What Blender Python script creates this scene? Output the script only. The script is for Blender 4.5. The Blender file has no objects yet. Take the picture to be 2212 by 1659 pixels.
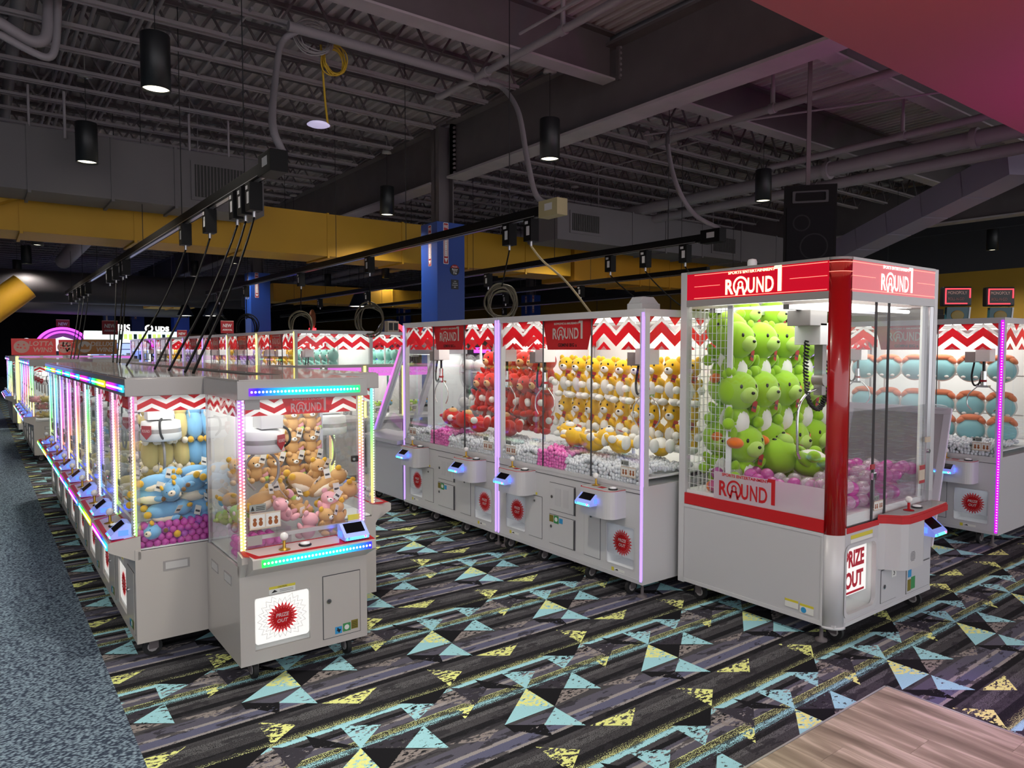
import bpy, bmesh, math, random
from mathutils import Vector, Matrix, Euler
random.seed(7)
SC = bpy.context.scene
COL = SC.collection
PI = math.pi
R = math.radians

# ------------------------------------------------------------------ camera, world, light, exposure
cam_d = bpy.data.cameras.new('camera'); cam = bpy.data.objects.new('camera', cam_d); COL.objects.link(cam)
cam_d.sensor_width = 36.0; cam_d.lens = 1540/2212*36.0; cam_d.clip_end = 200; cam_d.clip_start = .05
cam.location = (0, 0, 1.75)
cam.rotation_euler = (R(90-2.7696), 0, R(-36.8616))
SC.camera = cam
w = bpy.data.worlds.new('hall'); SC.world = w; w.use_nodes = True
w.node_tree.nodes['Background'].inputs[0].default_value = (.96, .95, 1.0, 1)
w.node_tree.nodes['Background'].inputs[1].default_value = 1.25
SC.view_settings.view_transform = 'Standard'; SC.view_settings.look = 'None'
SC.view_settings.exposure = 0.45; SC.view_settings.gamma = 1.0; SC.view_settings.use_curve_mapping = False
try:
    SC.cycles.max_bounces = 5; SC.cycles.diffuse_bounces = 2; SC.cycles.glossy_bounces = 2
    SC.cycles.transparent_max_bounces = 24; SC.cycles.transmission_bounces = 4
    SC.cycles.sample_clamp_indirect = 4.0; SC.cycles.caustics_reflective = False; SC.cycles.caustics_refractive = False
    SC.cycles.use_light_tree = False
except Exception: pass
LAMP_W = 125.0     # power of one pendant lamp
PANEL_E = 3.0     # strength of the light boards inside the machines
def wash(name, loc, target, col, e, size):
    l = bpy.data.lights.new(name, 'SPOT'); l.energy = e; l.color = col; l.shadow_soft_size = .15
    l.spot_size = R(size); l.spot_blend = .8
    o = bpy.data.objects.new(name, l); COL.objects.link(o); o.location = loc
    o.rotation_euler = (Vector(target)-Vector(loc)).to_track_quat('-Z', 'Y').to_euler()
    return o
# unseen coloured spots added out of frame to tint the soffit and planks
wash('wash_light_magenta', (7.6, 1.2, 2.2), (7.6, 1.6, 3.9), (1., .04, .80), 56, 150)
wash('wash_light_red', (3.9, .8, 2.3), (4.2, 1.6, 3.9), (1., .08, .05), 40, 140)
wash('wash_light_violet', (4.9, -.4, 3.6), (3.62, .95, 0), (.72, .2, 1.), 230, 30)

# ------------------------------------------------------------------ mesh helpers
class B:
    def __init__(s): s.v=[]; s.f=[]; s.m=[]; s.mats=[]; s.sm=[]
    def mi(s, m):
        if m not in s.mats: s.mats.append(m)
        return s.mats.index(m)
    def add(s, vs, fs, m, smooth=False):
        o=len(s.v); s.v += [tuple(v) for v in vs]; k=s.mi(m)
        for f in fs: s.f.append([i+o for i in f]); s.m.append(k); s.sm.append(smooth)
        return s
    def box(s, x0,x1,y0,y1,z0,z1,m, c=0):
        if m.name.startswith('light_board'): return s.add([(x0,y0,z0),(x0,y1,z0),(x1,y1,z0),(x1,y0,z0)],[(0,1,2,3)],m)   # lit face of the board
        if m.name.startswith('clear_glass'):      # a pane: one sheet through the middle of its thickness
            e=[abs(x1-x0),abs(y1-y0),abs(z1-z0)]; k=e.index(min(e)); c_=((x0+x1)/2,(y0+y1)/2,(z0+z1)/2)[k]
            a=[(x0,x1),(y0,y1),(z0,z1)]; a.pop(k); vs=[]
            for u,v in ((0,0),(1,0),(1,1),(0,1)):
                p=[a[0][u],a[1][v]]; p.insert(k,c_); vs.append(tuple(p))
            return s.add(vs,[(0,1,2,3)],m)
        if x0>x1: x0,x1=x1,x0
        if y0>y1: y0,y1=y1,y0
        if z0>z1: z0,z1=z1,z0
        if c<=0:
            vs=[(x,y,z) for z in (z0,z1) for y in (y0,y1) for x in (x0,x1)]
            return s.add(vs,[(0,2,3,1),(4,5,7,6),(0,1,5,4),(2,6,7,3),(0,4,6,2),(1,3,7,5)],m)
        bm=bmesh.new(); bmesh.ops.create_cube(bm,size=1)
        for v in bm.verts: v.co=Vector(((x0+x1)/2+v.co.x*(x1-x0),(y0+y1)/2+v.co.y*(y1-y0),(z0+z1)/2+v.co.z*(z1-z0)))
        bmesh.ops.bevel(bm,geom=bm.edges[:],offset=c,segments=2,affect='EDGES',profile=.6)
        s.bm(bm,m); return s
    def bm(s,bm,m,smooth=False):
        bm.verts.ensure_lookup_table(); bm.verts.index_update()
        s.add([v.co for v in bm.verts],[[v.index for v in f.verts] for f in bm.faces],m,smooth); bm.free(); return s
    def quad(s,p,m): return s.add(p,[tuple(range(len(p)))],m)
    def prism(s, poly, axis, a0, a1, m, smooth=False):
        # poly 2d in the other two axes; axis 'x': (y,z)  'y': (x,z)  'z': (x,y)
        n=len(poly)
        def P(p,a): return (a,p[0],p[1]) if axis=='x' else (p[0],a,p[1]) if axis=='y' else (p[0],p[1],a)
        ar=sum(poly[i][0]*poly[(i+1)%n][1]-poly[(i+1)%n][0]*poly[i][1] for i in range(n))
        if (ar<0) != (axis=='y'): poly=poly[::-1]
        vs=[P(p,a0) for p in poly]+[P(p,a1) for p in poly]
        fs=[tuple(range(n))[::-1], tuple(range(n,2*n))]+[(i,(i+1)%n,(i+1)%n+n,i+n) for i in range(n)]
        if a0>a1: fs=[f[::-1] for f in fs]
        return s.add(vs,fs,m,smooth)
    def cyl(s,p0,p1,r,m,n=12,r1=None,smooth=True,caps=True):
        p0=Vector(p0);p1=Vector(p1);d=(p1-p0).normalized();r1=r if r1 is None else r1
        a=d.orthogonal().normalized();b=d.cross(a)
        vs=[];
        for p,rr in ((p0,r),(p1,r1)):
            for i in range(n):
                t=2*PI*i/n; vs.append(p+a*(rr*math.cos(t))+b*(rr*math.sin(t)))
        s.add(vs,[(i,(i+1)%n,(i+1)%n+n,i+n) for i in range(n)],m,smooth)
        if caps: s.add(vs,[tuple(range(n))[::-1],tuple(range(n,2*n))],m,False)
        return s
    def lathe(s,prof,c,m,n=20,smooth=True,cap=True):
        # prof [(r,z)], axis z through c
        vs=[]
        for r,z in prof:
            for i in range(n):
                t=2*PI*i/n; vs.append((c[0]+r*math.cos(t),c[1]+r*math.sin(t),c[2]+z))
        k=len(prof); fs=[]
        for j in range(k-1):
            for i in range(n): fs.append((j*n+i,j*n+(i+1)%n,(j+1)*n+(i+1)%n,(j+1)*n+i))
        s.add(vs,fs,m,smooth)
        if cap: s.add(vs,[tuple(range(n))[::-1],tuple(range((k-1)*n,k*n))],m)
        return s
    def ball(s,c,r,m,nu=14,nv=9,rot=None):
        if not hasattr(r,'__len__'): r=(r,r,r)
        M=Euler(rot).to_matrix() if rot else None
        vs=[]
        for j in range(nv+1):
            p=PI*j/nv
            for i in range(nu):
                t=2*PI*i/nu; q=Vector((r[0]*math.sin(p)*math.cos(t),r[1]*math.sin(p)*math.sin(t),r[2]*math.cos(p)))
                if M: q=M@q
                vs.append((c[0]+q.x,c[1]+q.y,c[2]+q.z))
        fs=[]
        for j in range(nv):
            for i in range(nu):
                a,b,cc,d=j*nu+i,(j+1)*nu+i,(j+1)*nu+(i+1)%nu,j*nu+(i+1)%nu
                fs.append((a,b,cc) if j==0 else (a,b,d) if j==nv-1 else (a,b,cc,d))
        return s.add(vs,fs,m,True)
    def tube(s,pts,r,m,n=8,smooth=True):
        pts=[Vector(p) for p in pts]; k=len(pts); vs=[]
        a=None
        for j,p in enumerate(pts):
            d=(pts[min(j+1,k-1)]-pts[max(j-1,0)]).normalized()
            a=(d.orthogonal() if a is None else a-d*a.dot(d)).normalized(); b=d.cross(a)
            for i in range(n):
                t=2*PI*i/n; vs.append(p+a*(r*math.cos(t))+b*(r*math.sin(t)))
        fs=[(j*n+i,j*n+(i+1)%n,(j+1)*n+(i+1)%n,(j+1)*n+i) for j in range(k-1) for i in range(n)]
        s.add(vs,fs,m,smooth); s.add(vs,[tuple(range(n))[::-1],tuple(range((k-1)*n,k*n))],m); return s
    def mesh_in(s,me,M,m):
        return s.add([M@v.co for v in me.vertices],[tuple(p.vertices) for p in me.polygons],m)
    def mesh(s,name):
        me=bpy.data.meshes.new(name); me.from_pydata(s.v,[],s.f)
        for m in s.mats: me.materials.append(m)
        me.polygons.foreach_set('material_index',s.m); me.polygons.foreach_set('use_smooth',s.sm)
        me.update(); return me
def crv(pts,n=8):
    # Catmull-Rom through the points
    P=[Vector(p) for p in pts]; P=[P[0]*2-P[1]]+P+[P[-1]*2-P[-2]]; out=[]
    for i in range(1,len(P)-2):
        for k in range(n):
            t=k/n; a,b,c,d=P[i-1],P[i],P[i+1],P[i+2]
            out.append(.5*((2*b)+(c-a)*t+(2*a-5*b+4*c-d)*t*t+(3*b-a-3*c+d)*t**3))
    return out+[P[-2]]
def rrect(x0,x1,z0,z1,r,n=5):
    o=[]
    for cx,cz,a in ((x1-r,z1-r,0),(x0+r,z1-r,90),(x0+r,z0+r,180),(x1-r,z0+r,270)):
        for i in range(n+1): t=R(a+90*i/n); o.append((cx+r*math.cos(t),cz+r*math.sin(t)))
    return o
def obj(name,b,parent=None,**kw):
    me=b.mesh(name) if isinstance(b,B) else b
    o=bpy.data.objects.new(name,me); COL.objects.link(o)
    if parent is not None: o.parent=parent
    for k,v in kw.items(): o[k]=v
    return o
def tag(o,label,cat=None,group=None,kind=None):
    o['label']=label
    if cat: o['category']=cat
    if group: o['group']=group
    if kind: o['kind']=kind
    return o
def empty(name,loc=(0,0,0),rz=0):
    o=bpy.data.objects.new(name,None); COL.objects.link(o); o.location=loc; o.rotation_euler=(0,0,rz); o.empty_display_size=.1
    return o
def clone(root,loc,rz,label=None,skip=()):
    r=root.copy(); COL.objects.link(r); r.location=loc; r.rotation_euler=(0,0,rz)
    if label: r['label']=label
    for ch in list(root.children):
        if ch.name.split('.')[0] in skip: continue
        c=ch.copy(); COL.objects.link(c); c.parent=r
        for g in ch.children:
            d=g.copy(); COL.objects.link(d); d.parent=c
    return r
ORD=['first','second','third','fourth','fifth','sixth','seventh','eighth','ninth','tenth','eleventh','twelfth']

# ------------------------------------------------------------------ materials
def srgb(h):
    if isinstance(h,str):
        c=[int(h[i:i+2],16)/255 for i in (0,2,4)]
    else: c=[x/255 for x in h]
    return tuple((x/12.92 if x<=.04045 else ((x+.055)/1.055)**2.4) for x in c)+(1,)
MATS={}
def mat(name,col,rough=.5,metal=0,emit=None,es=0,bump=0,bs=200,var=0,vs=6,spec=.5,sheen=0,coat=0,alpha=None):
    if name in MATS: return MATS[name]
    m=bpy.data.materials.new(name); m.use_nodes=True; nt=m.node_tree; p=nt.nodes['Principled BSDF']
    c=srgb(col) if not (isinstance(col,tuple) and len(col)==4) else col
    p.inputs['Base Color'].default_value=c; p.inputs['Roughness'].default_value=rough; p.inputs['Metallic'].default_value=metal
    p.inputs['Specular IOR Level'].default_value=spec
    if sheen: p.inputs['Sheen Weight'].default_value=sheen; p.inputs['Sheen Roughness'].default_value=.5
    if coat: p.inputs['Coat Weight'].default_value=coat
    if emit is not None:
        m.cycles.emission_sampling='NONE'
        p.inputs['Emission Color'].default_value=srgb(emit); p.inputs['Emission Strength'].default_value=es
    if var or bump:
        tc=nt.nodes.new('ShaderNodeTexCoord')
    if var:
        n=nt.nodes.new('ShaderNodeTexNoise'); n.inputs['Scale'].default_value=vs; n.inputs['Detail'].default_value=2
        nt.links.new(tc.outputs['Object'],n.inputs['Vector'])
        mr=nt.nodes.new('ShaderNodeMapRange'); mr.inputs[1].default_value=.3; mr.inputs[2].default_value=.7; mr.inputs[3].default_value=1-var; mr.inputs[4].default_value=1+var*.5
        nt.links.new(n.outputs[0],mr.inputs[0])
        mx=nt.nodes.new('ShaderNodeVectorMath'); mx.operation='SCALE'; mx.inputs[0].default_value=c[:3]
        nt.links.new(mr.outputs[0],mx.inputs['Scale']); nt.links.new(mx.outputs[0],p.inputs['Base Color'])
    if bump:
        n2=nt.nodes.new('ShaderNodeTexNoise'); n2.inputs['Scale'].default_value=bs; n2.inputs['Detail'].default_value=3
        nt.links.new(tc.outputs['Object'],n2.inputs['Vector'])
        bp=nt.nodes.new('ShaderNodeBump'); bp.inputs['Strength'].default_value=bump; bp.inputs['Distance'].default_value=.004
        nt.links.new(n2.outputs[0],bp.inputs['Height']); nt.links.new(bp.outputs[0],p.inputs['Normal'])
    MATS[name]=m; return m
def glassm(name,tint=(.97,.98,.98),ior=1.45,rough=.0,gl=1.0,base=0.0,bcol=(1,1,1)):
    if name in MATS: return MATS[name]
    m=bpy.data.materials.new(name); m.use_nodes=True; nt=m.node_tree
    for n in list(nt.nodes): nt.nodes.remove(n)
    o=nt.nodes.new('ShaderNodeOutputMaterial'); t=nt.nodes.new('ShaderNodeBsdfTransparent'); t.inputs[0].default_value=tint+(1,)
    g=nt.nodes.new('ShaderNodeBsdfGlossy'); g.inputs['Roughness'].default_value=rough
    f=nt.nodes.new('ShaderNodeFresnel'); f.inputs[0].default_value=ior
    ge=nt.nodes.new('ShaderNodeNewGeometry'); io=nt.nodes.new('ShaderNodeMapRange'); io.inputs[3].default_value=ior; io.inputs[4].default_value=1/ior
    nt.links.new(ge.outputs['Backfacing'],io.inputs[0]); nt.links.new(io.outputs[0],f.inputs[0])   # same reflection from both sides of a pane
    mu=nt.nodes.new('ShaderNodeMath'); mu.operation='MULTIPLY'; mu.inputs[1].default_value=gl
    mx=nt.nodes.new('ShaderNodeMixShader'); nt.links.new(f.outputs[0],mu.inputs[0]); nt.links.new(mu.outputs[0],mx.inputs[0])
    src=t
    if base>0:
        d=nt.nodes.new('ShaderNodeBsdfDiffuse'); d.inputs[0].default_value=bcol+(1,)
        m2=nt.nodes.new('ShaderNodeMixShader'); m2.inputs[0].default_value=base
        nt.links.new(t.outputs[0],m2.inputs[1]); nt.links.new(d.outputs[0],m2.inputs[2]); src=m2
    nt.links.new(src.outputs[0],mx.inputs[1]); nt.links.new(g.outputs[0],mx.inputs[2]); nt.links.new(mx.outputs[0],o.inputs[0])
    MATS[name]=m; return m
def ledm(name,axis,k,strength,sat=.85,samp=True):
    # LED light whose hue runs along an axis of the object; start hue comes from the object's colour
    m=bpy.data.materials.new(name); m.use_nodes=True; nt=m.node_tree
    for n in list(nt.nodes): nt.nodes.remove(n)
    N=nt.nodes.new; L=nt.links.new
    o=N('ShaderNodeOutputMaterial'); e=N('ShaderNodeEmission'); e.inputs[1].default_value=strength
    tc=N('ShaderNodeTexCoord'); sx=N('ShaderNodeSeparateXYZ'); L(tc.outputs['Object'],sx.inputs[0])
    oi=N('ShaderNodeObjectInfo'); sc=N('ShaderNodeSeparateColor'); L(oi.outputs['Color'],sc.inputs[0])
    ma=N('ShaderNodeMath'); ma.operation='MULTIPLY_ADD'; ma.inputs[1].default_value=4.0; ma.inputs[2].default_value=-2.0; L(sc.outputs[1],ma.inputs[0])   # slope
    mb=N('ShaderNodeMath'); mb.operation='MULTIPLY'; L(ma.outputs[0],mb.inputs[0]); L(sx.outputs['XYZ'.index(axis)],mb.inputs[1])
    mc=N('ShaderNodeMath'); mc.operation='MULTIPLY_ADD'; mc.inputs[1].default_value=4.0; L(sc.outputs[0],mc.inputs[0]); L(mb.outputs[0],mc.inputs[2])
    fr=N('ShaderNodeMath'); fr.operation='FRACT'; L(mc.outputs[0],fr.inputs[0])
    cc=N('ShaderNodeCombineColor'); cc.mode='HSV'; L(fr.outputs[0],cc.inputs[0]); cc.inputs[1].default_value=sat; cc.inputs[2].default_value=1
    L(cc.outputs[0],e.inputs[0]); L(e.outputs[0],o.inputs[0]); MATS[name]=m
    m.cycles.emission_sampling='NONE'
    return m
def ledcol(h,slope): return (((h%1)+1)/4,slope/4+.5,0,1)
def emitm(name,col,s,samp=True):
    if name in MATS: return MATS[name]
    m=bpy.data.materials.new(name); m.use_nodes=True; nt=m.node_tree
    for n in list(nt.nodes): nt.nodes.remove(n)
    o=nt.nodes.new('ShaderNodeOutputMaterial'); e=nt.nodes.new('ShaderNodeEmission')
    e.inputs[0].default_value=srgb(col); e.inputs[1].default_value=s; nt.links.new(e.outputs[0],o.inputs[0]); MATS[name]=m
    if name!='light_board': m.cycles.emission_sampling='NONE'
    return m
WHITE=mat('cabinet_white',(204,203,205),.32,coat=.3)
WHITE2=mat('cabinet_white_panel',(196,195,198),.38)
INNER=mat('inner_white',(238,240,240),.5)
GREYT=mat('trim_grey',(160,156,154),.22,coat=.3)
SEAM=mat('seam_dark',(70,70,74),.6)
ALU=mat('aluminium',(205,205,208),.3,.85)
CHROME=mat('chrome',(225,225,225),.12,1)
BLACK=mat('black_plastic',(14,14,16),.4)
RUBBER=mat('black_rubber',(22,22,24),.7)
REDP=mat('red_panel',(176,14,22),.25,coat=.4)
def film(name,col,tr=.55):
    m=mat(name,col,.4); nt=m.node_tree; p=nt.nodes['Principled BSDF']; o=[n for n in nt.nodes if n.type=='OUTPUT_MATERIAL'][0]
    t=nt.nodes.new('ShaderNodeBsdfTranslucent'); t.inputs[0].default_value=srgb(col); mx=nt.nodes.new('ShaderNodeMixShader'); mx.inputs[0].default_value=tr
    nt.links.new(p.outputs[0],mx.inputs[1]); nt.links.new(t.outputs[0],mx.inputs[2]); nt.links.new(mx.outputs[0],o.inputs[0]); return m
REDV=film('red_vinyl',(224,32,44)); WVIN=film('white_vinyl',(250,250,250))
GOLD=mat('brass',(190,150,60),.3,.8)
GLASS=glassm('clear_glass')
ACRY=glassm('clear_acrylic',(.95,.95,.97),1.45,.02,1.0,.05)
BOARD=emitm('light_board',(255,252,244),PANEL_E); BOARD2=emitm('light_board_far',(255,252,244),PANEL_E)
PRIZE=mat('prize_flap',(250,250,248),.4,emit=(255,252,245),es=.35)  # glow put into the flap in place of light from behind it
PRIZE2=glassm('prize_flap_clear',(.9,.92,.95),1.45,.05,1.0,.45,(.9,.92,.97))
SCREEN=mat('screen_black',(8,8,12),.15,spec=.6)
BLUEL=emitm('reader_blue',(60,90,255),3.0,False)
CYANL=emitm('reader_cyan',(70,230,220),3.0,False)
MAGL=emitm('reader_pink',(255,90,140),2.5,False)
READER=mat('reader_shell',(176,190,235),.25,emit=(90,120,255),es=.30,coat=.4)
LEDX=ledm('led_bar',  'X',1.0,1.3,.97)
LEDZ=ledm('led_column','Z',1.0,1.1,.80)
LEDD=ledm('led_bulbs','Z',1.0,2.6,.55)
LEDXD=ledm('led_bar_bulbs','X',1.0,3.0,.45)
LAV=emitm('led_lavender',(176,140,255),1.35)
MAGS=emitm('led_magenta',(190,10,255),1.5)
MAGD=emitm('led_magenta_bulbs',(240,130,255),2.6,False)
YSTK=mat('sticker_yellow',(214,200,60),.5)
GSTK=mat('sticker_green',(58,140,80),.5)
BSTK=mat('sticker_blue',(50,150,205),.5)
OSTK=mat('sticker_olive',(120,110,30),.5)
PSTK=mat('sticker_paper',(225,225,220),.6)
BEIGE=mat('sticker_beige',(205,190,170),.6)
BRWN=mat('sticker_brown',(150,85,40),.6)

# ------------------------------------------------------------------ lettering
TXT={}
def text(s,size=1.0,off=0.0,ext=.0,shear=0,sx=1.0):
    k=(s,size,off,ext,shear,sx)
    if k in TXT: return TXT[k]
    c=bpy.data.curves.new('lettering','FONT'); c.body=s; c.size=size; c.offset=off*size; c.extrude=ext; c.shear=shear
    c.align_x='CENTER'; c.align_y='CENTER'; c.resolution_u=3; c.space_line=.85
    o=bpy.data.objects.new('t',c); COL.objects.link(o)
    me=bpy.data.meshes.new_from_object(o); bpy.data.objects.remove(o); bpy.data.curves.remove(c)
    me.transform(Matrix(((sx,0,0,0),(0,0,-1,0),(0,1,0,0),(0,0,0,1))))
    TXT[k]=me; return me
def put(b,s,x,y,z,h,m,off=.015,shear=0,sx=1.0,rot=None,wid=None):
    # lettering facing local -y, centred on x,z; wid scales it to a width
    me=text(s,1.0,off,0,shear)
    xs=[v.co.x for v in me.vertices]; zs=[v.co.z for v in me.vertices]
    hh=max(zs)-min(zs); ww=max(xs)-min(xs); kz=h/hh; kx=(wid/ww) if wid else kz*sx
    M=Matrix.Translation((x,y,z))@(rot or Matrix())@Matrix.Diagonal((kx,1,kz,1))@Matrix.Translation((-(max(xs)+min(xs))/2,0,-(max(zs)+min(zs))/2))
    return b.mesh_in(me,M,m)
def ring(b,cx,cz,y,r0,r1,m,a0=0,a1=360,n=24,sx=1):
    vs=[];k=n+1
    for i in range(k):
        t=R(a0+(a1-a0)*i/n)
        vs += [(cx+r0*sx*math.cos(t),y,cz+r0*math.sin(t)),(cx+r1*sx*math.cos(t),y,cz+r1*math.sin(t))]
    b.add(vs,[(2*i,2*i+1,2*i+3,2*i+2) for i in range(n)],m)
def logo(b,x,y,z,wd,m,tagline='SPORTS ENTERTAINMENT',one=None):
    # R(o)UND1 word mark, facing -y, centred, total width wd
    h=wd*.235; L=x-wd/2; zb=z-h*.62
    put(b,'R',L+wd*.085,y,zb+h/2,h,m,.03,wid=wd*.15)
    cx=L+wd*.285; cz=zb+h*.52; r=h*.62
    ring(b,cx,cz,y,r*.78,r,m,-62,242,28,.92)
    ring(b,cx,cz+r*.18,y,r*.16,r*.33,m,-40,220,16)
    for sg in (-1,1):
        b.quad([(cx+sg*r*.12,y,cz-r*.02),(cx+sg*r*.34,y,cz-r*.02),(cx+sg*r*.62,y,cz-r*.98),(cx+sg*r*.34,y,cz-r*.98)][::sg],m)
    b.quad([(cx-r*.3,y,cz-r*.30),(cx+r*.3,y,cz-r*.30),(cx+r*.3,y,cz-r*.12),(cx-r*.3,y,cz-r*.12)],m)
    put(b,'U',L+wd*.475,y,zb+h/2,h,m,.02,wid=wd*.125)
    put(b,'N',L+wd*.63,y,zb+h/2,h,m,.02,wid=wd*.125)
    put(b,'D',L+wd*.79,y,zb+h/2,h,m,.02,wid=wd*.14)
    x1=L+wd*.97; hh=h*1.62; t=wd*.045
    b.quad([(x1-t,y,zb),(x1+t*.4,y,zb),(x1+t*.4,y,zb+hh),(x1-t,y,zb+hh)],one or m)
    b.quad([(x1-t*2.6,y,zb+hh*.86),(x1-t,y,zb+hh*.86),(x1-t,y,zb+hh),(x1-t*2.2,y,zb+hh)],one or m)
    if tagline: put(b,tagline,L+wd*.47,y,zb+h*1.42,h*.2,m,.03,wid=wd*.82)
def starburst(b,cx,cz,y,r,m,line,txtm,n=24):
    def star(r0,r1,yy,mm):
        p=[]
        for i in range(2*n):
            t=PI*i/n; rr=(r1 if i%2==0 else r0); p.append((cx+rr*math.cos(t),yy,cz+rr*math.sin(t)))
        b.add(p+[(cx,yy,cz)],[(i,(i+1)%(2*n),2*n) for i in range(2*n)],mm)
    star(r*.72,r,y,m); star(r*.60,r*.82,y-.0006,line); star(r*.575,r*.79,y-.0012,m)
    put(b,'PRIZE',cx,y-.002,cz+r*.17,r*.24,txtm,.03,.15); put(b,'OUT',cx,y-.002,cz-r*.19,r*.24,txtm,.03,.15)
def chevron(b,x0,x1,z0,z1,y,p,mr,mw,back=True,flip=False):
    h=z1-z0; n=max(1,round((x1-x0)/p)); p=(x1-x0)/n
    if back: b.quad([(x0,y,z0),(x1,y,z0),(x1,y,z1),(x0,y,z1)],mw)
    yy=y-.0012
    for k in range(n):
        a=x0+k*p; c=a+p/2; e=a+p
        def band(l,t,mm,yv):
            # l valley lower height, rise to the peak
            b.quad([(a,yv,z0+h*l),(c,yv,z0+h*(l+.42)),(c,yv,z0+h*(l+.42+t)),(a,yv,z0+h*(l+t))],mm)
            b.quad([(c,yv,z0+h*(l+.42)),(e,yv,z0+h*l),(e,yv,z0+h*(l+t)),(c,yv,z0+h*(l+.42+t))],mm)
        band(.10,.34,mr,yy)
        if not back: band(.47,.12,mw,yy)
        b.quad([(c-p*.30,yy,z0),(c+p*.30,yy,z0),(c,yy,z0+h*.26)],mr)
        if not back: b.quad([(c-p*.13,yy-.0008,z0),(c+p*.13,yy-.0008,z0),(c,yy-.0008,z0+h*.12)],mw)
        for q,s0,s1 in ((a,0,.24),(e,-.24,0)):
            b.quad([(q+p*s0,yy,z1),(q,yy,z1-h*.26) if s1==0 else (q,yy,z1-h*.26),(q+p*s1,yy,z1)] if s1==0 else [(q,yy,z1-h*.26),(q+p*s1,yy,z1),(q,yy,z1)],mr)
def hole_panel(b,x0,x1,z0,z1,holes,y0,y1,m):
    # front sheet with rectangular holes in a row (sorted by x)
    cur=x0
    for (a,c,d,e) in holes:
        b.box(cur,a,y0,y1,z0,z1,m); b.box(a,c,y0,y1,z0,d,m); b.box(a,c,y0,y1,e,z1,m); cur=c
    b.box(cur,x1,y0,y1,z0,z1,m)
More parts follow.
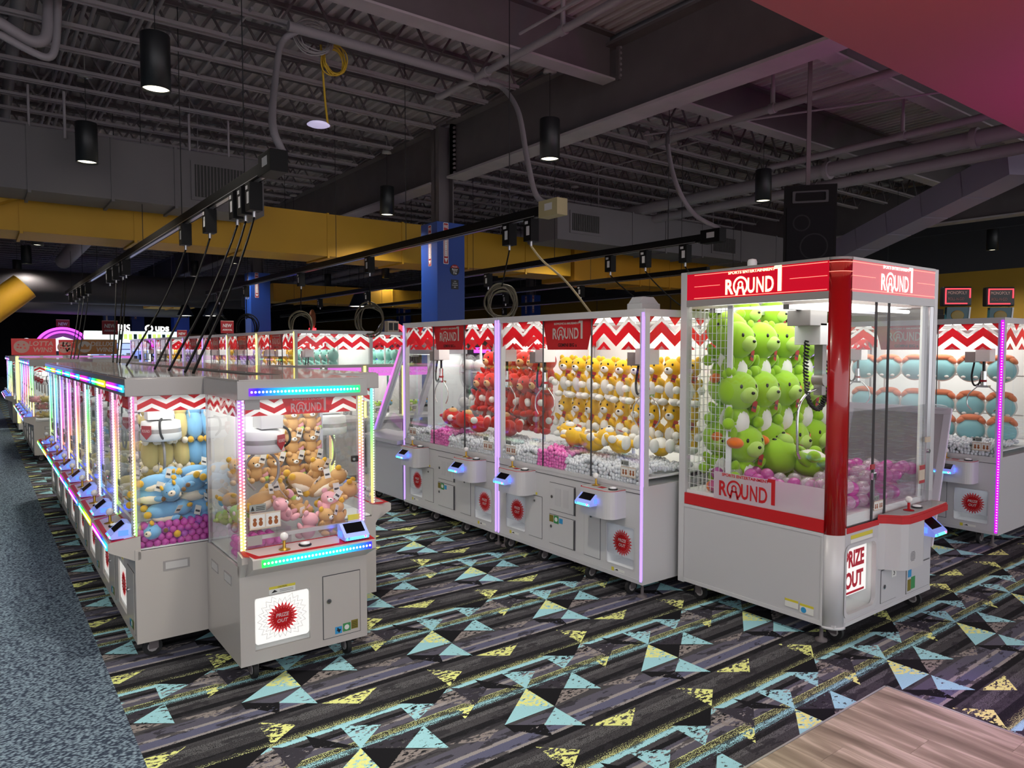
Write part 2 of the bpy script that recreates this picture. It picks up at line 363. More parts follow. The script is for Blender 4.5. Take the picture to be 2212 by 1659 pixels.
# ================================================================== SETTING
# ---- patterned carpet
def carpet_mat():
    m=bpy.data.materials.new('patterned_carpet'); m.use_nodes=True; nt=m.node_tree; N=nt.nodes.new; L=nt.links.new
    bs=nt.nodes['Principled BSDF']; bs.inputs['Roughness'].default_value=.95; bs.inputs['Specular IOR Level'].default_value=.1
    tc=N('ShaderNodeTexCoord'); 
    mp=N('ShaderNodeMapping'); mp.inputs['Location'].default_value=(-2.22/.921,-2.84/.95,1); mp.inputs['Scale'].default_value=(1/.921,1/.95,0)
    L(tc.outputs['Object'],mp.inputs['Vector']); uv=mp.outputs[0]
    def noise(scale,vec,det=3,sc=(1,1,1)):
        k=N('ShaderNodeMapping'); k.inputs['Scale'].default_value=sc; L(vec,k.inputs['Vector'])
        n=N('ShaderNodeTexNoise'); n.inputs['Scale'].default_value=scale; n.inputs['Detail'].default_value=det; n.inputs['Roughness'].default_value=.6
        L(k.outputs[0],n.inputs['Vector']); return n.outputs[0]
    def M(op,a,b=None,c=None):
        n=N('ShaderNodeMath'); n.operation=op
        for i,x in enumerate((a,b,c)):
            if x is None: continue
            if isinstance(x,(int,float)): n.inputs[i].default_value=x
            else: L(x,n.inputs[i])
        return n.outputs[0]
    def mixc(f,a,b):
        n=N('ShaderNodeMix'); n.data_type='RGBA'
        L(f,n.inputs[0])
        for i,x in ((6,a),(7,b)):
            if isinstance(x,tuple): n.inputs[i].default_value=x
            else: L(x,n.inputs[i])
        return n.outputs[2]
    fine=noise(190,uv,1); wear2=noise(38,uv,4,(.7,1.35,1)); wear=wear2
    sp=N('ShaderNodeSeparateXYZ'); L(uv,sp.inputs[0])
    v=M('FRACT',M('ADD',sp.outputs[1],M('MULTIPLY',M('SUBTRACT',fine,.5),.016)))
    CY=srgb((170,226,234)); YE=srgb((242,248,156)); BK=srgb((33,33,36)); DG=srgb((78,77,80)); PU=srgb((96,95,108)); PB=srgb((102,104,128)); LG=srgb((160,155,154)); SG=srgb((106,106,108))
    YS=srgb((222,230,160))
    stops=[(0,CY),(.022,YS),(.066,PU),(.112,LG),(.137,PU),(.160,BK),(.19,DG),(.222,CY),(.256,YS),(.300,BK),(.35,DG),(.40,SG),(.465,DG),(.512,BK),(.555,LG),(.578,PB),(.64,LG),(.662,PU),(.735,DG),(.80,BK),(.845,DG),(.90,SG),(.935,BK),(.965,DG),(.98,CY)]
    r=N('ShaderNodeValToRGB'); r.color_ramp.interpolation='CONSTANT'; L(v,r.inputs[0])
    e=r.color_ramp.elements
    while len(e)<len(stops): e.new(1.0)
    for k,(p,c) in enumerate(stops): e[k].position=p
    for k,(p,c) in enumerate(stops): e[k].color=c
    col=r.outputs[0]
    # speckled bands: amount of dark specks
    r2=N('ShaderNodeValToRGB'); r2.color_ramp.interpolation='LINEAR'; L(v,r2.inputs[0]); e=r2.color_ramp.elements
    st2=[(0,.54),(.02,.43),(.06,.38),(.07,.70),(.21,.75),(.224,.66),(.25,.60),(.258,.47),(.298,.33),(.32,.50),(.42,.47),(.50,.52),(.52,.9),(.80,.6),(.92,.50),(.985,.42)]
    while len(e)<len(st2): e.new(1.0)
    for k,(p,c) in enumerate(st2): e[k].position=p
    for k,(p,c) in enumerate(st2): e[k].color=(c,c,c,1)
    dark=M('GREATER_THAN',M('ADD',M('MULTIPLY',fine,.9),M('MULTIPLY',M('SUBTRACT',wear,.5),.25)),r2.outputs[0])
    col=mixc(dark,col,srgb((46,46,48)))
    # worn dark clouds over the stripes
    cloud=M('GREATER_THAN',noise(11,uv,4,(.5,1.6,1)),.565); col=mixc(M('MULTIPLY',cloud,.75),col,srgb((50,49,53)))
    line=M('MULTIPLY',M('MULTIPLY',M('GREATER_THAN',v,.226),M('LESS_THAN',v,.250)),M('LESS_THAN',wear2,.60)); col=mixc(line,col,CY)
    def tri(pts,color,thr,gu,gv,split=None):
        nonlocal col
        cx=sum(p[0] for p in pts)/3; cy=sum(p[1] for p in pts)/3
        a=N('ShaderNodeVectorMath'); a.operation='SUBTRACT'; L(uv,a.inputs[0]); a.inputs[1].default_value=(cx,cy,0)
        b=N('ShaderNodeVectorMath'); b.operation='WRAP'; L(a.outputs[0],b.inputs[0]); b.inputs[1].default_value=(.5,.5,10); b.inputs[2].default_value=(-.5,-.5,-10)
        q=[(p[0]-cx,p[1]-cy) for p in pts]
        if sum(q[i][0]*q[(i+1)%3][1]-q[(i+1)%3][0]*q[i][1] for i in range(3))<0: q=q[::-1]
        ds=[]
        for i in range(3):
            (x0,y0),(x1,y1)=q[i],q[(i+1)%3]; nx,ny=-(y1-y0),(x1-x0); l=math.hypot(nx,ny); nx/=l; ny/=l
            d=N('ShaderNodeVectorMath'); d.operation='DOT_PRODUCT'; L(b.outputs[0],d.inputs[0]); d.inputs[1].default_value=(nx,ny,-(nx*x0+ny*y0)); ds.append(d.outputs['Value'])
        ins=M('GREATER_THAN',M('MINIMUM',M('MINIMUM',ds[0],ds[1]),ds[2]),0)
        g=N('ShaderNodeVectorMath'); g.operation='DOT_PRODUCT'; L(b.outputs[0],g.inputs[0]); g.inputs[1].default_value=(gu,gv,thr)
        ok=M('LESS_THAN',wear2 if thr<.6 else wear,g.outputs['Value'])
        c=color
        if split:
            c=mixc(M('LESS_THAN',ds[split[0]],split[1]),color,split[2])
        col=mixc(M('MULTIPLY',ins,ok),col,c)
    BK2=srgb((30,30,33)); GB=srgb((150,142,138)); DP=srgb((62,60,68))
    s3=1/3
    tri([(0,0),(s3,0),(s3/2,-.12)],DP,.56,0,0)
    tri([(0,0),(.172,-.121),(0,-.24)],BK2,.9,0,0)
    tri([(-.66,.275),(-.336,.27),(-.5,.155)],BK2,.9,0,0)
    tri([(-.17,.255),(0,.01),(-.18,.13)],BK2,.62,0,0)
    tri([(-.34,.255),(-.17,.13),(-.34,.01)],DP,.60,0,0)
    tri([(-.32,-.30),(-.20,-.46),(-.157,-.34)],BK2,.60,0,0)
    tri([(-.329,-.231),(-.18,-.34),(-.33,-.32)],BK2,.9,0,0)
    tri([(.01,-.235),(.30,-.215),(.15,-.13)],GB,.54,0,0)
    tri([(-.65,-.216),(-.343,-.237),(-.48,-.30)],GB,.52,0,0)
    tri([(-.336,.262),(-.327,.03),(-.497,.154)],GB,.50,0,0)
    tri([(-.325,.525),(-.171,.383),(-.328,.274)],YE,.50,.7,-.5)
    tri([(.017,-.49),(.183,-.611),(.337,-.499)],YE,.54,-.2,-.6)
    tri([(-.44,.03),(-.325,.025),(-.454,-.07)],YE,.52,0,0)
    tri([(-.66,.264),(-.497,.154),(-.666,.06)],CY,.54,-.4,0)
    tri([(.0,.245),(.175,.134),(0,.0)],CY,.56,-.5,-.6)
    tri([(.342,-.002),(.172,-.121),(.34,-.243)],CY,.60,-.5,0)
    tri([(-.005,-.25),(-.165,-.35),(.001,-.475)],CY,.62,-.6,0)
    tri([(0,0),(-.326,-.234),(.0,-.238)],CY,.66,-.7,0)
    tri([(0,0),(-.165,-.118),(.0,-.237)],YE,.53,-.25,.3)
    # pile variation
    pf=N('ShaderNodeMapRange'); pf.inputs[3].default_value=.78; pf.inputs[4].default_value=1.12; L(fine,pf.inputs[0])
    vm=N('ShaderNodeVectorMath'); vm.operation='SCALE'; L(col,vm.inputs[0]); L(pf.outputs[0],vm.inputs['Scale'])
    L(vm.outputs[0],bs.inputs['Base Color'])
    return m
fl=obj('floor',B().box(.52,34,-6,60,-.06,0,carpet_mat())); tag(fl,'dark striped carpet with cyan and yellow triangles under the crane machines',kind='structure')
def aisle_mat():
    m=mat('aisle_carpet',(88,112,128),.95); nt=m.node_tree; N=nt.nodes.new; L=nt.links.new; bs=nt.nodes['Principled BSDF']; bs.inputs['Specular IOR Level'].default_value=.1
    tc=N('ShaderNodeTexCoord'); mp=N('ShaderNodeMapping'); mp.inputs['Rotation'].default_value=(0,0,R(35)); mp.inputs['Scale'].default_value=(60,110,1); L(tc.outputs['Object'],mp.inputs['Vector'])
    vo=N('ShaderNodeTexVoronoi'); vo.inputs['Scale'].default_value=1.0; L(mp.outputs[0],vo.inputs['Vector'])
    r=N('ShaderNodeValToRGB'); e=r.color_ramp.elements; e[0].position=.25; e[0].color=srgb((152,174,188)); e[1].position=.65; e[1].color=srgb((60,70,86)); L(vo.outputs['Distance'],r.inputs[0])
    L(r.outputs[0],bs.inputs['Base Color']); return m
o=obj('floor_aisle',B().box(-8,.52,-6,60,-.06,.003,aisle_mat())); tag(o,'plain blue grey looped carpet of the aisle along the crane row',kind='structure')
# ---- vinyl plank corner
def plank_mat(k):
    m=mat('vinyl_plank%d'%k,(150,132,112),.38); nt=m.node_tree; N=nt.nodes.new; L=nt.links.new; bs=nt.nodes['Principled BSDF']
    tc=N('ShaderNodeTexCoord'); mp=N('ShaderNodeMapping'); mp.inputs['Scale'].default_value=(8,.8,1); mp.inputs['Location'].default_value=(k*3.7,k*1.3,0); L(tc.outputs['Object'],mp.inputs['Vector'])
    n=N('ShaderNodeTexNoise'); n.inputs['Scale'].default_value=1.6; n.inputs['Detail'].default_value=6; n.inputs['Distortion'].default_value=.6; L(mp.outputs[0],n.inputs['Vector'])
    r=N('ShaderNodeValToRGB'); e=r.color_ramp.elements; e[0].position=.30; e[0].color=srgb((112,100,80)); e[1].position=.72; e[1].color=srgb((228,216,190)); e.new(.52).color=srgb((166,153,128)); L(n.outputs[0],r.inputs[0])
    L(r.outputs[0],bs.inputs['Base Color']); return m
pl=obj('floor_planks',B().box(-1.5,3.72,-5,1.73,-.02,.002,SEAM)); tag(pl,'grey brown wood plank floor in the near corner',kind='structure')
PM=[plank_mat(k) for k in range(3)]
pw=.182; nx=0; x=3.716; k=0
pmesh={}
while x>-.6:
    y=1.726-((k*.47)%1.25 if k else .0); ys=[1.726]
    yy=1.726-[.62,1.02,.36,.86,.16,1.12,.52][k%7]
    while ys[-1]>-2.6: ys.append(yy); yy-=1.22
    for a,c in zip(ys,ys[1:]):
        key=(round(a-c,3),(k+int(a*3))%3)
        if key not in pmesh: pmesh[key]=B().box(-pw+.0012,0,-(a-c)+.0012,0,0,.006,PM[key[1]]).mesh('plank')
        q=obj('plank',pmesh[key],pl); q.location=(x,a,.002)
    x-=pw; k+=1
obj('edge_strip',B().box(-1.5,3.726,1.727,1.737,0,.009,ALU).box(3.717,3.727,-5,1.737,0,.009,ALU),pl)

# ---- ceiling: corrugated deck with joists and girders
DECK=mat('deck_paint',(190,180,182),.7,var=.12,vs=1.5)
STEEL=mat('steel_paint',(142,134,137),.6); STEELD=mat('steel_dark',(100,92,94),.65,var=.1,vs=3); FLG=mat('flange_paint',(176,166,170),.6,var=.12,vs=2.5)
b=B(); xs=[]; xx=-7.0
prof=[]
while xx<24: prof += [(xx,5.74),(xx+.055,5.74),(xx+.075,5.69),(xx+.135,5.69)]; xx+=.152
vs=[(p[0],-3,p[1]) for p in prof]+[(p[0],60,p[1]) for p in prof]; n=len(prof)
b.add(vs,[(i,i+1,i+1+n,i+n) for i in range(n-1)],DECK); b.box(-7,24,-3,60,5.8,5.85,DECK)
ceil=obj('ceiling',b); tag(ceil,'corrugated steel roof deck painted dark grey over open joists',kind='structure')
def ibeam(p0,p1,z0,z1,fw,tw=.03,tf=.035,ends=False):
    # along x or y
    b=B(); (x0,y0),(x1,y1)=p0,p1
    if abs(x1-x0)<1e-6:
        b.box(x0-fw/2,x0+fw/2,y0,y1,z0,z0+tf,FLG); b.box(x0-fw/2,x0+fw/2,y0,y1,z1-tf,z1,STEELD); b.box(x0-tw/2,x0+tw/2,y0,y1,z0+tf,z1-tf,STEELD)
    else:
        b.box(x0,x1,y0-fw/2,y0+fw/2,z0,z0+tf,FLG); b.box(x0,x1,y0-fw/2,y0+fw/2,z1-tf,z1,STEELD); b.box(x0,x1,y0-tw/2,y0+tw/2,z0+tf,z1-tf,STEELD)
    return b
GX=6.56
o=obj('girder',ibeam((GX,-2),(GX,10.35),4.62,5.56,.35),ceil); o['label']='deep painted steel girder running to the blue column'
o=obj('girder',ibeam((GX,10.9),(GX,55),4.62,5.56,.35),ceil)
for y,x0,x1 in ((6.58,-7,GX-.1),(6.58,GX+.1,22),(4.5,GX+.1,22)):
    obj('cross_girder',ibeam((x0,y),(x1,y),5.1,5.68,.22,.02,.025),ceil)
obj('girder',ibeam((17.9,-2),(17.9,55),4.62,5.56,.35),ceil)
# bolted end plate where the cross girder frames in, and at the column
b=B(); b.box(GX-.06,GX-.018,6.45,6.5,5.12,5.62,STEELD); 
for k in range(7): b.cyl((GX-.03,6.47,5.17+k*.068),(GX-.03,6.44,5.17+k*.068),.018,STEEL,8)
for k in range(2): b.box(GX-.10-k*.0,GX-.018,10.30,10.36,4.66,5.52,STEELD)
for k in range(11):
    b.cyl((GX-.06,10.31,4.72+k*.074),(GX-.06,10.27,4.72+k*.074),.022,STEEL,8)
obj('bolt_plate',b,ceil)
def joist(x0,x1,zt=5.68,zb=5.15,cut0=.7,cut1=.7):
    b=B(); L_=x1-x0
    for s in (-.028,.028):
        b.box(x0,x1,s-.018,s+.018,zt-.05,zt-.005,STEELD)
    for s in (-.034,.034):
        b.box(x0+cut0,x1-cut1,s-.014,s+.014,zb-.018,zb+.018,STEEL)
    n=max(4,int(round((L_-cut0-cut1)/.62))); st=(L_-cut0-cut1)/n
    for i in range(n):
        a=x0+cut0+i*st
        for (xa,za,xb,zb_) in ((a,zb,a+st/2,zt-.03),(a+st/2,zt-.03,a+st,zb)):
            b.cyl((xa,0,za),(xb,0,zb_),.016,STEELD,4,smooth=False,caps=False)
    if cut0>0: b.cyl((x0+.05,0,zt-.03),(x0+cut0,0,zb),.012,STEELD,4,caps=False)
    if cut1>0: b.cyl((x1-.05,0,zt-.03),(x1-cut1,0,zb),.012,STEELD,4,caps=False)
    return b.mesh('joist')
J1=joist(-6.9,6.42,cut0=.2); J2=joist(6.70,17.75)
for k in range(52):
    y=7.52+.70*k
    for J in (J1,J2):
        if J is J2 and k>40: continue
        o=obj('joist',J,ceil); o.location=(0,y,0)
# bridging rods that run across the joists
for x,z in ((2.3,5.16),(9.6,5.17),(-.8,5.17),(13.,5.17)):
    obj('bridging',B().cyl((x,7.4,z),(x,42,z),.016,STEEL,6),ceil)

# ---- walls
DARKW=mat('wall_dark',(46,44,54),.8,var=.1,vs=.6); GOLDW=mat('wall_gold',(168,132,40),.7,var=.06,vs=1.5); DGREY=mat('wall_charcoal',(52,52,56),.8); TANW=mat('wall_tan',(150,128,92),.7)
o=obj('wall_back',B().box(-8,34,56,56.3,0,5.8,DARKW)); tag(o,'dark end wall far behind the arcade',kind='structure')
b=B(); b.box(21,21.3,-3,60,0,3.8,GOLDW).box(20.98,21.3,-3,60,3.8,5.8,DGREY)
for y in range(-2,50,4): b.box(20.975,20.985,y,y+.02,0,5.8,SEAM)
b.box(20.97,20.985,-3,60,4.85,4.87,SEAM)
o=obj('wall_right',b); tag(o,'side wall painted gold below and charcoal above',kind='structure')
o=obj('wall_left',B().box(-8.3,-8,-3,60,0,5.8,DARKW)); tag(o,'dark far side wall beyond the aisle',kind='structure')

# ---- blue columns
BLUE=mat('column_blue',(26,66,150),.45); 
SIGNR=mat('sign_red',(170,30,40),.5); SIGNW=mat('sign_white',(235,235,235),.5); SIGNK=mat('sign_black',(18,18,20),.45)
def column(x,y,label,zt=3.92,near=False):
    s=.55; r=empty('column',(x,y,0)); tag(r,label,kind='structure')
    b=B(); b.box(0,s,0,s,0,zt,BLUE,.004); obj('wrap',b,r)
    b=B(); b.box(s/2-.15,s/2+.15,s/2-.012,s/2+.012,zt,5.6,STEELD); b.box(s/2-.15,s/2-.13,s/2-.13,s/2+.13,zt,5.6,STEELD); b.box(s/2+.13,s/2+.15,s/2-.13,s/2+.13,zt,5.6,STEELD); obj('steel_core',b,r)
    def fsign(tf):
        b=B(); b.prism(rrect(-.05,.05,-.35,.35,.012),'y',-.004,0,SIGNW); b.prism(rrect(-.042,.042,-.34,.34,.01),'y',-.005,-.004,SIGNR)
        b.box(-.03,.03,-.0056,-.005,-.22,.22,SIGNW); put(b,'FIRE',0,-.0058,.285,.05,SIGNW,.02,wid=.075)
        for i,ch in enumerate('EXTINGUISHER'): put(b,ch,0,-.0062,.20-i*.036,.026,SIGNR,.02)
        b.quad([(-.035,-.0058,-.25),(0,-.0058,-.325),(.035,-.0058,-.25)],SIGNW)
        o=obj('fire_sign',b,r); o.matrix_local=tf; return o
    fsign(Matrix.Translation((.17,-.001,zt-.36)))
    fsign(Matrix.Translation((-.001,.24,zt-.39))@Matrix.Rotation(-PI/2,4,'Z'))
    if near:
        b=B(); n=24; c=(.345,zt-.80)
        b.prism([(c[0]+.095*math.cos(2*PI*i/n),c[1]+.095*math.sin(2*PI*i/n)) for i in range(n)],'y',-.006,0,SIGNK)
        ps=[(c[0]+.09*math.cos(R(a)),c[1]+.09*math.sin(R(a))) for a in range(22,160,8)]
        b.prism(ps,'y',-.008,-.006,SIGNR)
        put(b,'Round1',c[0],-.009,c[1]+.055,.022,SIGNW,.01); put(b,'Maximum',c[0],-.009,c[1]+.012,.022,SIGNW,.02); put(b,'Capacity',c[0],-.009,c[1]-.016,.026,SIGNW,.02); put(b,'716',c[0],-.009,c[1]-.055,.036,SIGNW,.02)
        obj('capacity_sign',b,r)
        b=B(); b.box(.275,.42,-.006,0,zt-1.13,zt-.965,SIGNK)
        for i,(t,h) in enumerate((('CLUBS',.012),('MAXIMUM',.014),('OCCUPANCY',.014),('654',.02))): put(b,t,.347,-.007,zt-.995-i*.033,h,SIGNW,.02)
        obj('occupancy_sign',b,r)
    return r
column(6.29,10.5,'blue wrapped column with capacity sign behind the tall crane pair',near=True)
for k,(x,y) in enumerate(((6.2,20.5),(6.1,29.8),(6.0,38.5),(17.6,33),(17.6,22.3),(6.0,48))):
    column(x,y,['blue wrapped column with fire sign left of the tallest column','blue wrapped column behind the row of crossing black cords','slim distant blue column behind the new arrival sign','distant blue column above the tall crane pair','distant blue column right of the main blue column','most distant blue column beside the arch sign'][k])
# ================================================================== OVERHEAD SERVICES
GDUCT=mat('duct_grey',(99,94,95),.6,var=.06,vs=1.2); GDUCTB=mat('duct_grey_b',(112,106,109),.6,var=.06,vs=1.4)
YDUCT=mat('duct_yellow',(196,148,30),.6,var=.06,vs=1.2); GRILL=mat('grille_dark',(40,40,36),.6)
LAMPB=mat('lamp_black',(22,24,26),.45); LAMPE=emitm('lamp_lens',(255,244,214),3.0,False); LAMPE2=emitm('lamp_lens_far',(255,250,240),3.0,False)
PIPE=mat('pipe_paint',(150,142,146),.5); PIPEG=mat('pipe_grey',(134,128,132),.55)
def duct(name,x0,x1,y0,y1,z0,z1,m,seams,label,grilles=(),flange=None):
    r=empty(name,(x0,y0,z0)); tag(r,label,'duct')
    L_=x1-x0; D=y1-y0; H=z1-z0
    edges=[0]+seams+[L_]
    for i,(a,c) in enumerate(zip(edges,edges[1:])):
        off=.004*(i%2)
        obj('duct_section',B().box(a+.002,c-.002,off,D-off,off,H-off,m,.006),r)
    for s in seams: obj('seam_flange',B().box(s-.02,s+.02,-.012,D+.012,-.03,H+.012,m),r)
    for s in (.12,.5,.88): obj('hanger_rod',B().cyl((L_*s,D*.1,H),(L_*s,D*.1,5.7-z0),.008,PIPE,6),r)
    for (a,c,za,zb) in grilles:
        g=obj('grille',B().box(a,c,-.02,0,za,zb,m).box(a+.05,c-.05,-.024,-.018,za+.05,zb-.05,GRILL),r)
        bb=B(); n=int((c-a-.1)/.045)
        for k in range(n): xx=a+.05+(k+.5)*(c-a-.1)/n; bb.box(xx-.006,xx+.006,-.034,-.022,za+.05,zb-.05,STEELD)
        obj('slats',bb,g)
    return r
duct('grey_duct',-5,3.6,11.15,11.95,3.8,4.62,GDUCT,[2.2,3.6,4.55,5.6,6.55,7.35],'long grey sheet metal duct with end grille above the crane row',[(7.55,8.35,.12,.68)])
duct('yellow_duct',-5,10.9,12.3,13.3,3.42,4.18,YDUCT,[4.0,5.55,7.0,8.6,10.1,11.6,13.1,14.6],'long yellow sheet metal duct passing behind the near blue column')
r=empty('yellow_duct',(-5,12.0,3.95)); tag(r,'upper yellow duct stub at the left picture edge','duct')
obj('duct_section',B().prism([(0,.0),(5.7,.0),(4.9,-.42),(0,-.42)],'y',0,.28,YDUCT),r)
duct('grey_duct',8.66,18,10.15,11.05,3.8,4.5,GDUCTB,[2.0,3.0,4.2,5.6,7.0,8.2],'grey sheet metal duct with grilles right of the blue column',[(.3,1.1,.14,.56),(4.5,5.4,.1,.52)])
duct('yellow_duct',11.1,18.5,12.4,13.6,3.35,4.1,mat('duct_orange',(214,150,34),.6,var=.06,vs=1.2),[1.1,2.2,3.3,4.4,5.5,6.6],'orange yellow duct behind the right grey duct')
duct('yellow_duct',7.2,13.6,21.6,22.6,3.2,3.75,YDUCT,[1.,2.,3.,4.,5.],'distant yellow duct behind the second blue column')
duct('yellow_duct',4.6,6.0,26,27.2,3.15,3.9,YDUCT,[.7],'far yellow duct bay between two distant columns')
# round ducts
RDUCT=mat('duct_round_dark',(74,70,74),.6); b=B(); b.cyl((-7,24.5,3.55),(7.5,24.5,3.55),.46,RDUCT,20); rd=obj('round_duct',b); tag(rd,'thick grey round duct crossing the far aisle','duct')
obj('branch',B().cyl((4.9,24.5,3.6),(7.3,23.2,3.75),.40,RDUCT,16).cyl((7.2,23.2,3.9),(7.2,23.2,3.1),.46,RDUCT,16),rd)
b=B(); b.cyl((.96,20.8,3.27),(.10,20.75,2.50),.33,YDUCT,24).ball((.10,20.75,2.50),.34,YDUCT,16,10).cyl((.10,20.75,2.50),(-1.6,20.9,2.45),.33,YDUCT,20); tag(obj('round_duct',b),'mustard yellow round duct elbow at the left edge','duct')
b=B(); b.cyl((2.2,17.0,4.5),(2.0,23.5,4.2),.20,PIPEG,14); tag(obj('round_duct',b),'slanted grey round pipe behind the yellow duct','duct')
b=B(); b.tube(crv([(0.5,29,3.4),(3.5,29,3.35),(6.2,28,3.3)],5),.40,RDUCT,14); tag(obj('round_duct',b),'farther dark grey round duct','duct')
# sprinkler and drain pipes (run with the girder)
def pipe(name,pts,r,m,label,clamps=(),hang=(),cat='pipe'):
    o=obj(name,B().tube(pts,r,m,12)); tag(o,label,cat)
    for c in clamps: obj('coupling',B().cyl((c[0],c[1]-.04,c[2]),(c[0],c[1]+.04,c[2]),r*1.3,m,12),o)
    for c in hang: obj('hanger',B().cyl((c[0],c[1],c[2]),(c[0],c[1],5.7),r*.45,m,8).cyl((c[0],c[1],c[2]+.0),(c[0],c[1],c[2]+.3),r*.62,m,8),o)
    return o
pipe('sprinkler_pipe',[(4.87,8.1,5.02),(4.87,8.0,5.0),(4.87,2.0,5.0)],.042,PIPE,'light grey sprinkler pipe under the roof deck left of the girder',[(4.87,5.63,5.0),(4.87,7.0,5.0)],[(4.87,5.63,5.0)])
pipe('sprinkler_pipe',[(8.15,7.5,5.0),(8.15,7.4,4.8),(8.15,2.0,4.8)],.05,PIPE,'light grey sprinkler pipe right of the girder with drop nipple',[(8.15,5.37,4.8)],[(8.15,5.37,4.8)])
pipe('drain_pipe',[(10.95,40,4.55),(10.95,1,4.62)],.11,PIPE,'upper thick grey drain pipe crossing behind the loudspeaker',[(10.95,6.2,4.6),(10.95,4.1,4.62)])
pipe('drain_pipe',[(11.3,40,4.4),(11.3,1,4.46)],.085,PIPE,'lower thick grey drain pipe crossing behind the loudspeaker',[(11.3,6.6,4.43)])
pipe('sprinkler_pipe',[(10.6,7.0,4.76),(10.6,1,4.80)],.05,PIPE,'thin sprinkler pipe above the thick drain pipes',[(10.6,4.9,4.78)],[(10.6,4.9,4.78)])
pipe('conduit',[(4.6,6.0,5.02),(4.6,2.2,5.0)],.016,PIPE,'thin conduit feeding the pendant lamp canopy under the girder',cat='conduit')
pipe('conduit',[(8.0,7.4,4.92),(10.2,2.2,4.85)],.014,PIPE,'thin conduit slanting across the right bay',cat='conduit')
pipe('conduit',[(2.6,7.22,5.0),(5.05,7.25,5.0)],.05,PIPEG,'grey rigid conduit leading to the wire coil',cat='conduit')
for k in range(3): pipe('conduit',[(.95+k*.09,7.0,5.45),(.95+k*.09,26,5.45)],.022,PIPE,'thin parallel conduit, %s of the left bundle under the deck'%ORD[k],cat='conduit')
for k in range(3): pipe('conduit',[(1.5+k*.09,7.0,5.45),(1.5+k*.09,26,5.45)],.022,PIPE,'thin parallel conduit, %s of the right bundle under the deck'%ORD[k],cat='conduit')
for k,(x,r_) in enumerate(((-.95,.09),(-.55,.07),(-.25,.05),(.45,.07))): pipe('drain_pipe',[(x,7.2,5.38),(x,22,5.34)],r_,PIPEG,'grey roof pipe above the aisle, %s counting from the left'%ORD[k])
for k,(r_,pts_) in enumerate(((.036,[(0.05, 8.4, 4.79), (0.26, 8.49, 4.75), (0.52, 8.55, 4.67), (0.66, 8.57, 4.66), (0.72, 8.59, 4.79), (0.75, 8.65, 5.09), (0.76, 8.66, 5.37)]),(.055,[(0.06, 8.41, 4.9), (0.27, 8.5, 4.86), (0.49, 8.58, 4.79), (0.61, 8.61, 4.82), (0.66, 8.64, 4.93), (0.68, 8.7, 5.18), (0.7, 8.71, 5.42)]))):
    pipe('drain_pipe',crv(pts_,6),r_,PIPE,['slim','thick'][k]+' grey pipe loop dropping in the upper left corner')
pipe('strut',[(1.0,11.05,5.1),(1.0,11.05,4.5)],.018,PIPE,'thin duct hanger strut beside the lamp over the aisle',cat='hanger')
for k,(x,z) in enumerate(((2.55,4.62),(3.1,4.62),(.62,4.62))): pipe('strut',[(x,11.2,5.15),(x,11.2,z)],.016,PIPE,'thin hanger strut holding the long grey duct, %s one'%ORD[k],cat='hanger')
# pendant lamps on their grid
def lamp_proto():
    r=empty('pendant_lamp')
    obj('shade',B().lathe([(.03,.5),(.118,.495),(.125,.485),(.125,.0),(.116,0),(.114,.03)],(0,0,0),LAMPB,24,cap=False),r)
    obj('lens',B().lathe([(.113,.022),(.0005,.026)],(0,0,0),LAMPE,24,cap=False),r)
    obj('cable',B().cyl((0,0,.49),(0,0,1.05),.004,RUBBER,6),r); obj('drop_rod',B().cyl((0,0,1.12),(0,0,1.6),.008,GREYT,6),r)
    obj('canopy',B().lathe([(.0,1.13),(.06,1.13),(.085,1.09),(.085,1.06),(.02,1.05)],(0,0,0),GREYT,16,cap=False),r)
    return r
LP=lamp_proto()
LDATA=bpy.data.lights.new('pendant_beam','SPOT'); LDATA.energy=LAMP_W; LDATA.color=(1,.93,.82); LDATA.spot_size=R(135); LDATA.spot_blend=.7; LDATA.shadow_soft_size=.10
LAMPS=[((1.37,7.21,4.1),'large black cylinder pendant lamp hanging over the near crane row'),((1.18,10.5,4.1),'black cylinder pendant lamp in front of the long grey duct'),
 ((5.75,6.89,4.1),'black cylinder pendant lamp in front of the steel girder'),((5.82,11.41,4.1),'black cylinder pendant lamp in front of the yellow duct beside the column'),
 ((10.06,6.77,4.1),'black cylinder pendant lamp beside the loudspeaker'),((15.03,7.0,4.1),'black cylinder pendant lamp above the red topped prize machine'),((19.36,6.81,4.1),'small black cylinder pendant lamp near the gold wall'),
 ((15.9,17.1,4.1),'tiny black pendant lamp under the orange duct'),((1.16,19.43,4.1),'black pendant lamp over the far aisle below the yellow duct'),((1.16,23.78,4.1),'black pendant lamp farther along the aisle beside the mustard elbow'),
 ((1.1,27.65,4.1),'black pendant lamp overlapping the mustard duct elbow'),((5.73,20.36,4.1),'black pendant lamp beside the second blue column'),((5.67,24.59,4.1),'distant black pendant lamp left of the second column'),
 ((10.93,21.58,4.1),'distant black pendant lamp above the back crane row'),((10.64,25.75,4.1),'most distant black pendant lamp above the back row'),((1.2,15.2,4.1),'black pendant lamp hidden above the yellow duct'),((5.75,15.8,4.1),'black pendant lamp behind the near column'),((10.2,11.4,4.1),'black pendant lamp above the right grey duct'),
 ((1.4,2.9,4.1),'pendant lamp over the near carpet'),((5.75,2.6,4.1),'pendant lamp over the red prize machine'),((10.0,2.6,4.1),'pendant lamp over the far machines right'),((1.4,-1.3,4.1),'pendant lamp behind the photographer'),((5.2,-1.6,4.1),'pendant lamp above the plank floor'),((-3.0,4.9,4.1),'pendant lamp over the aisle side'),((-3.0,0.6,4.1),'pendant lamp over the aisle entrance')]
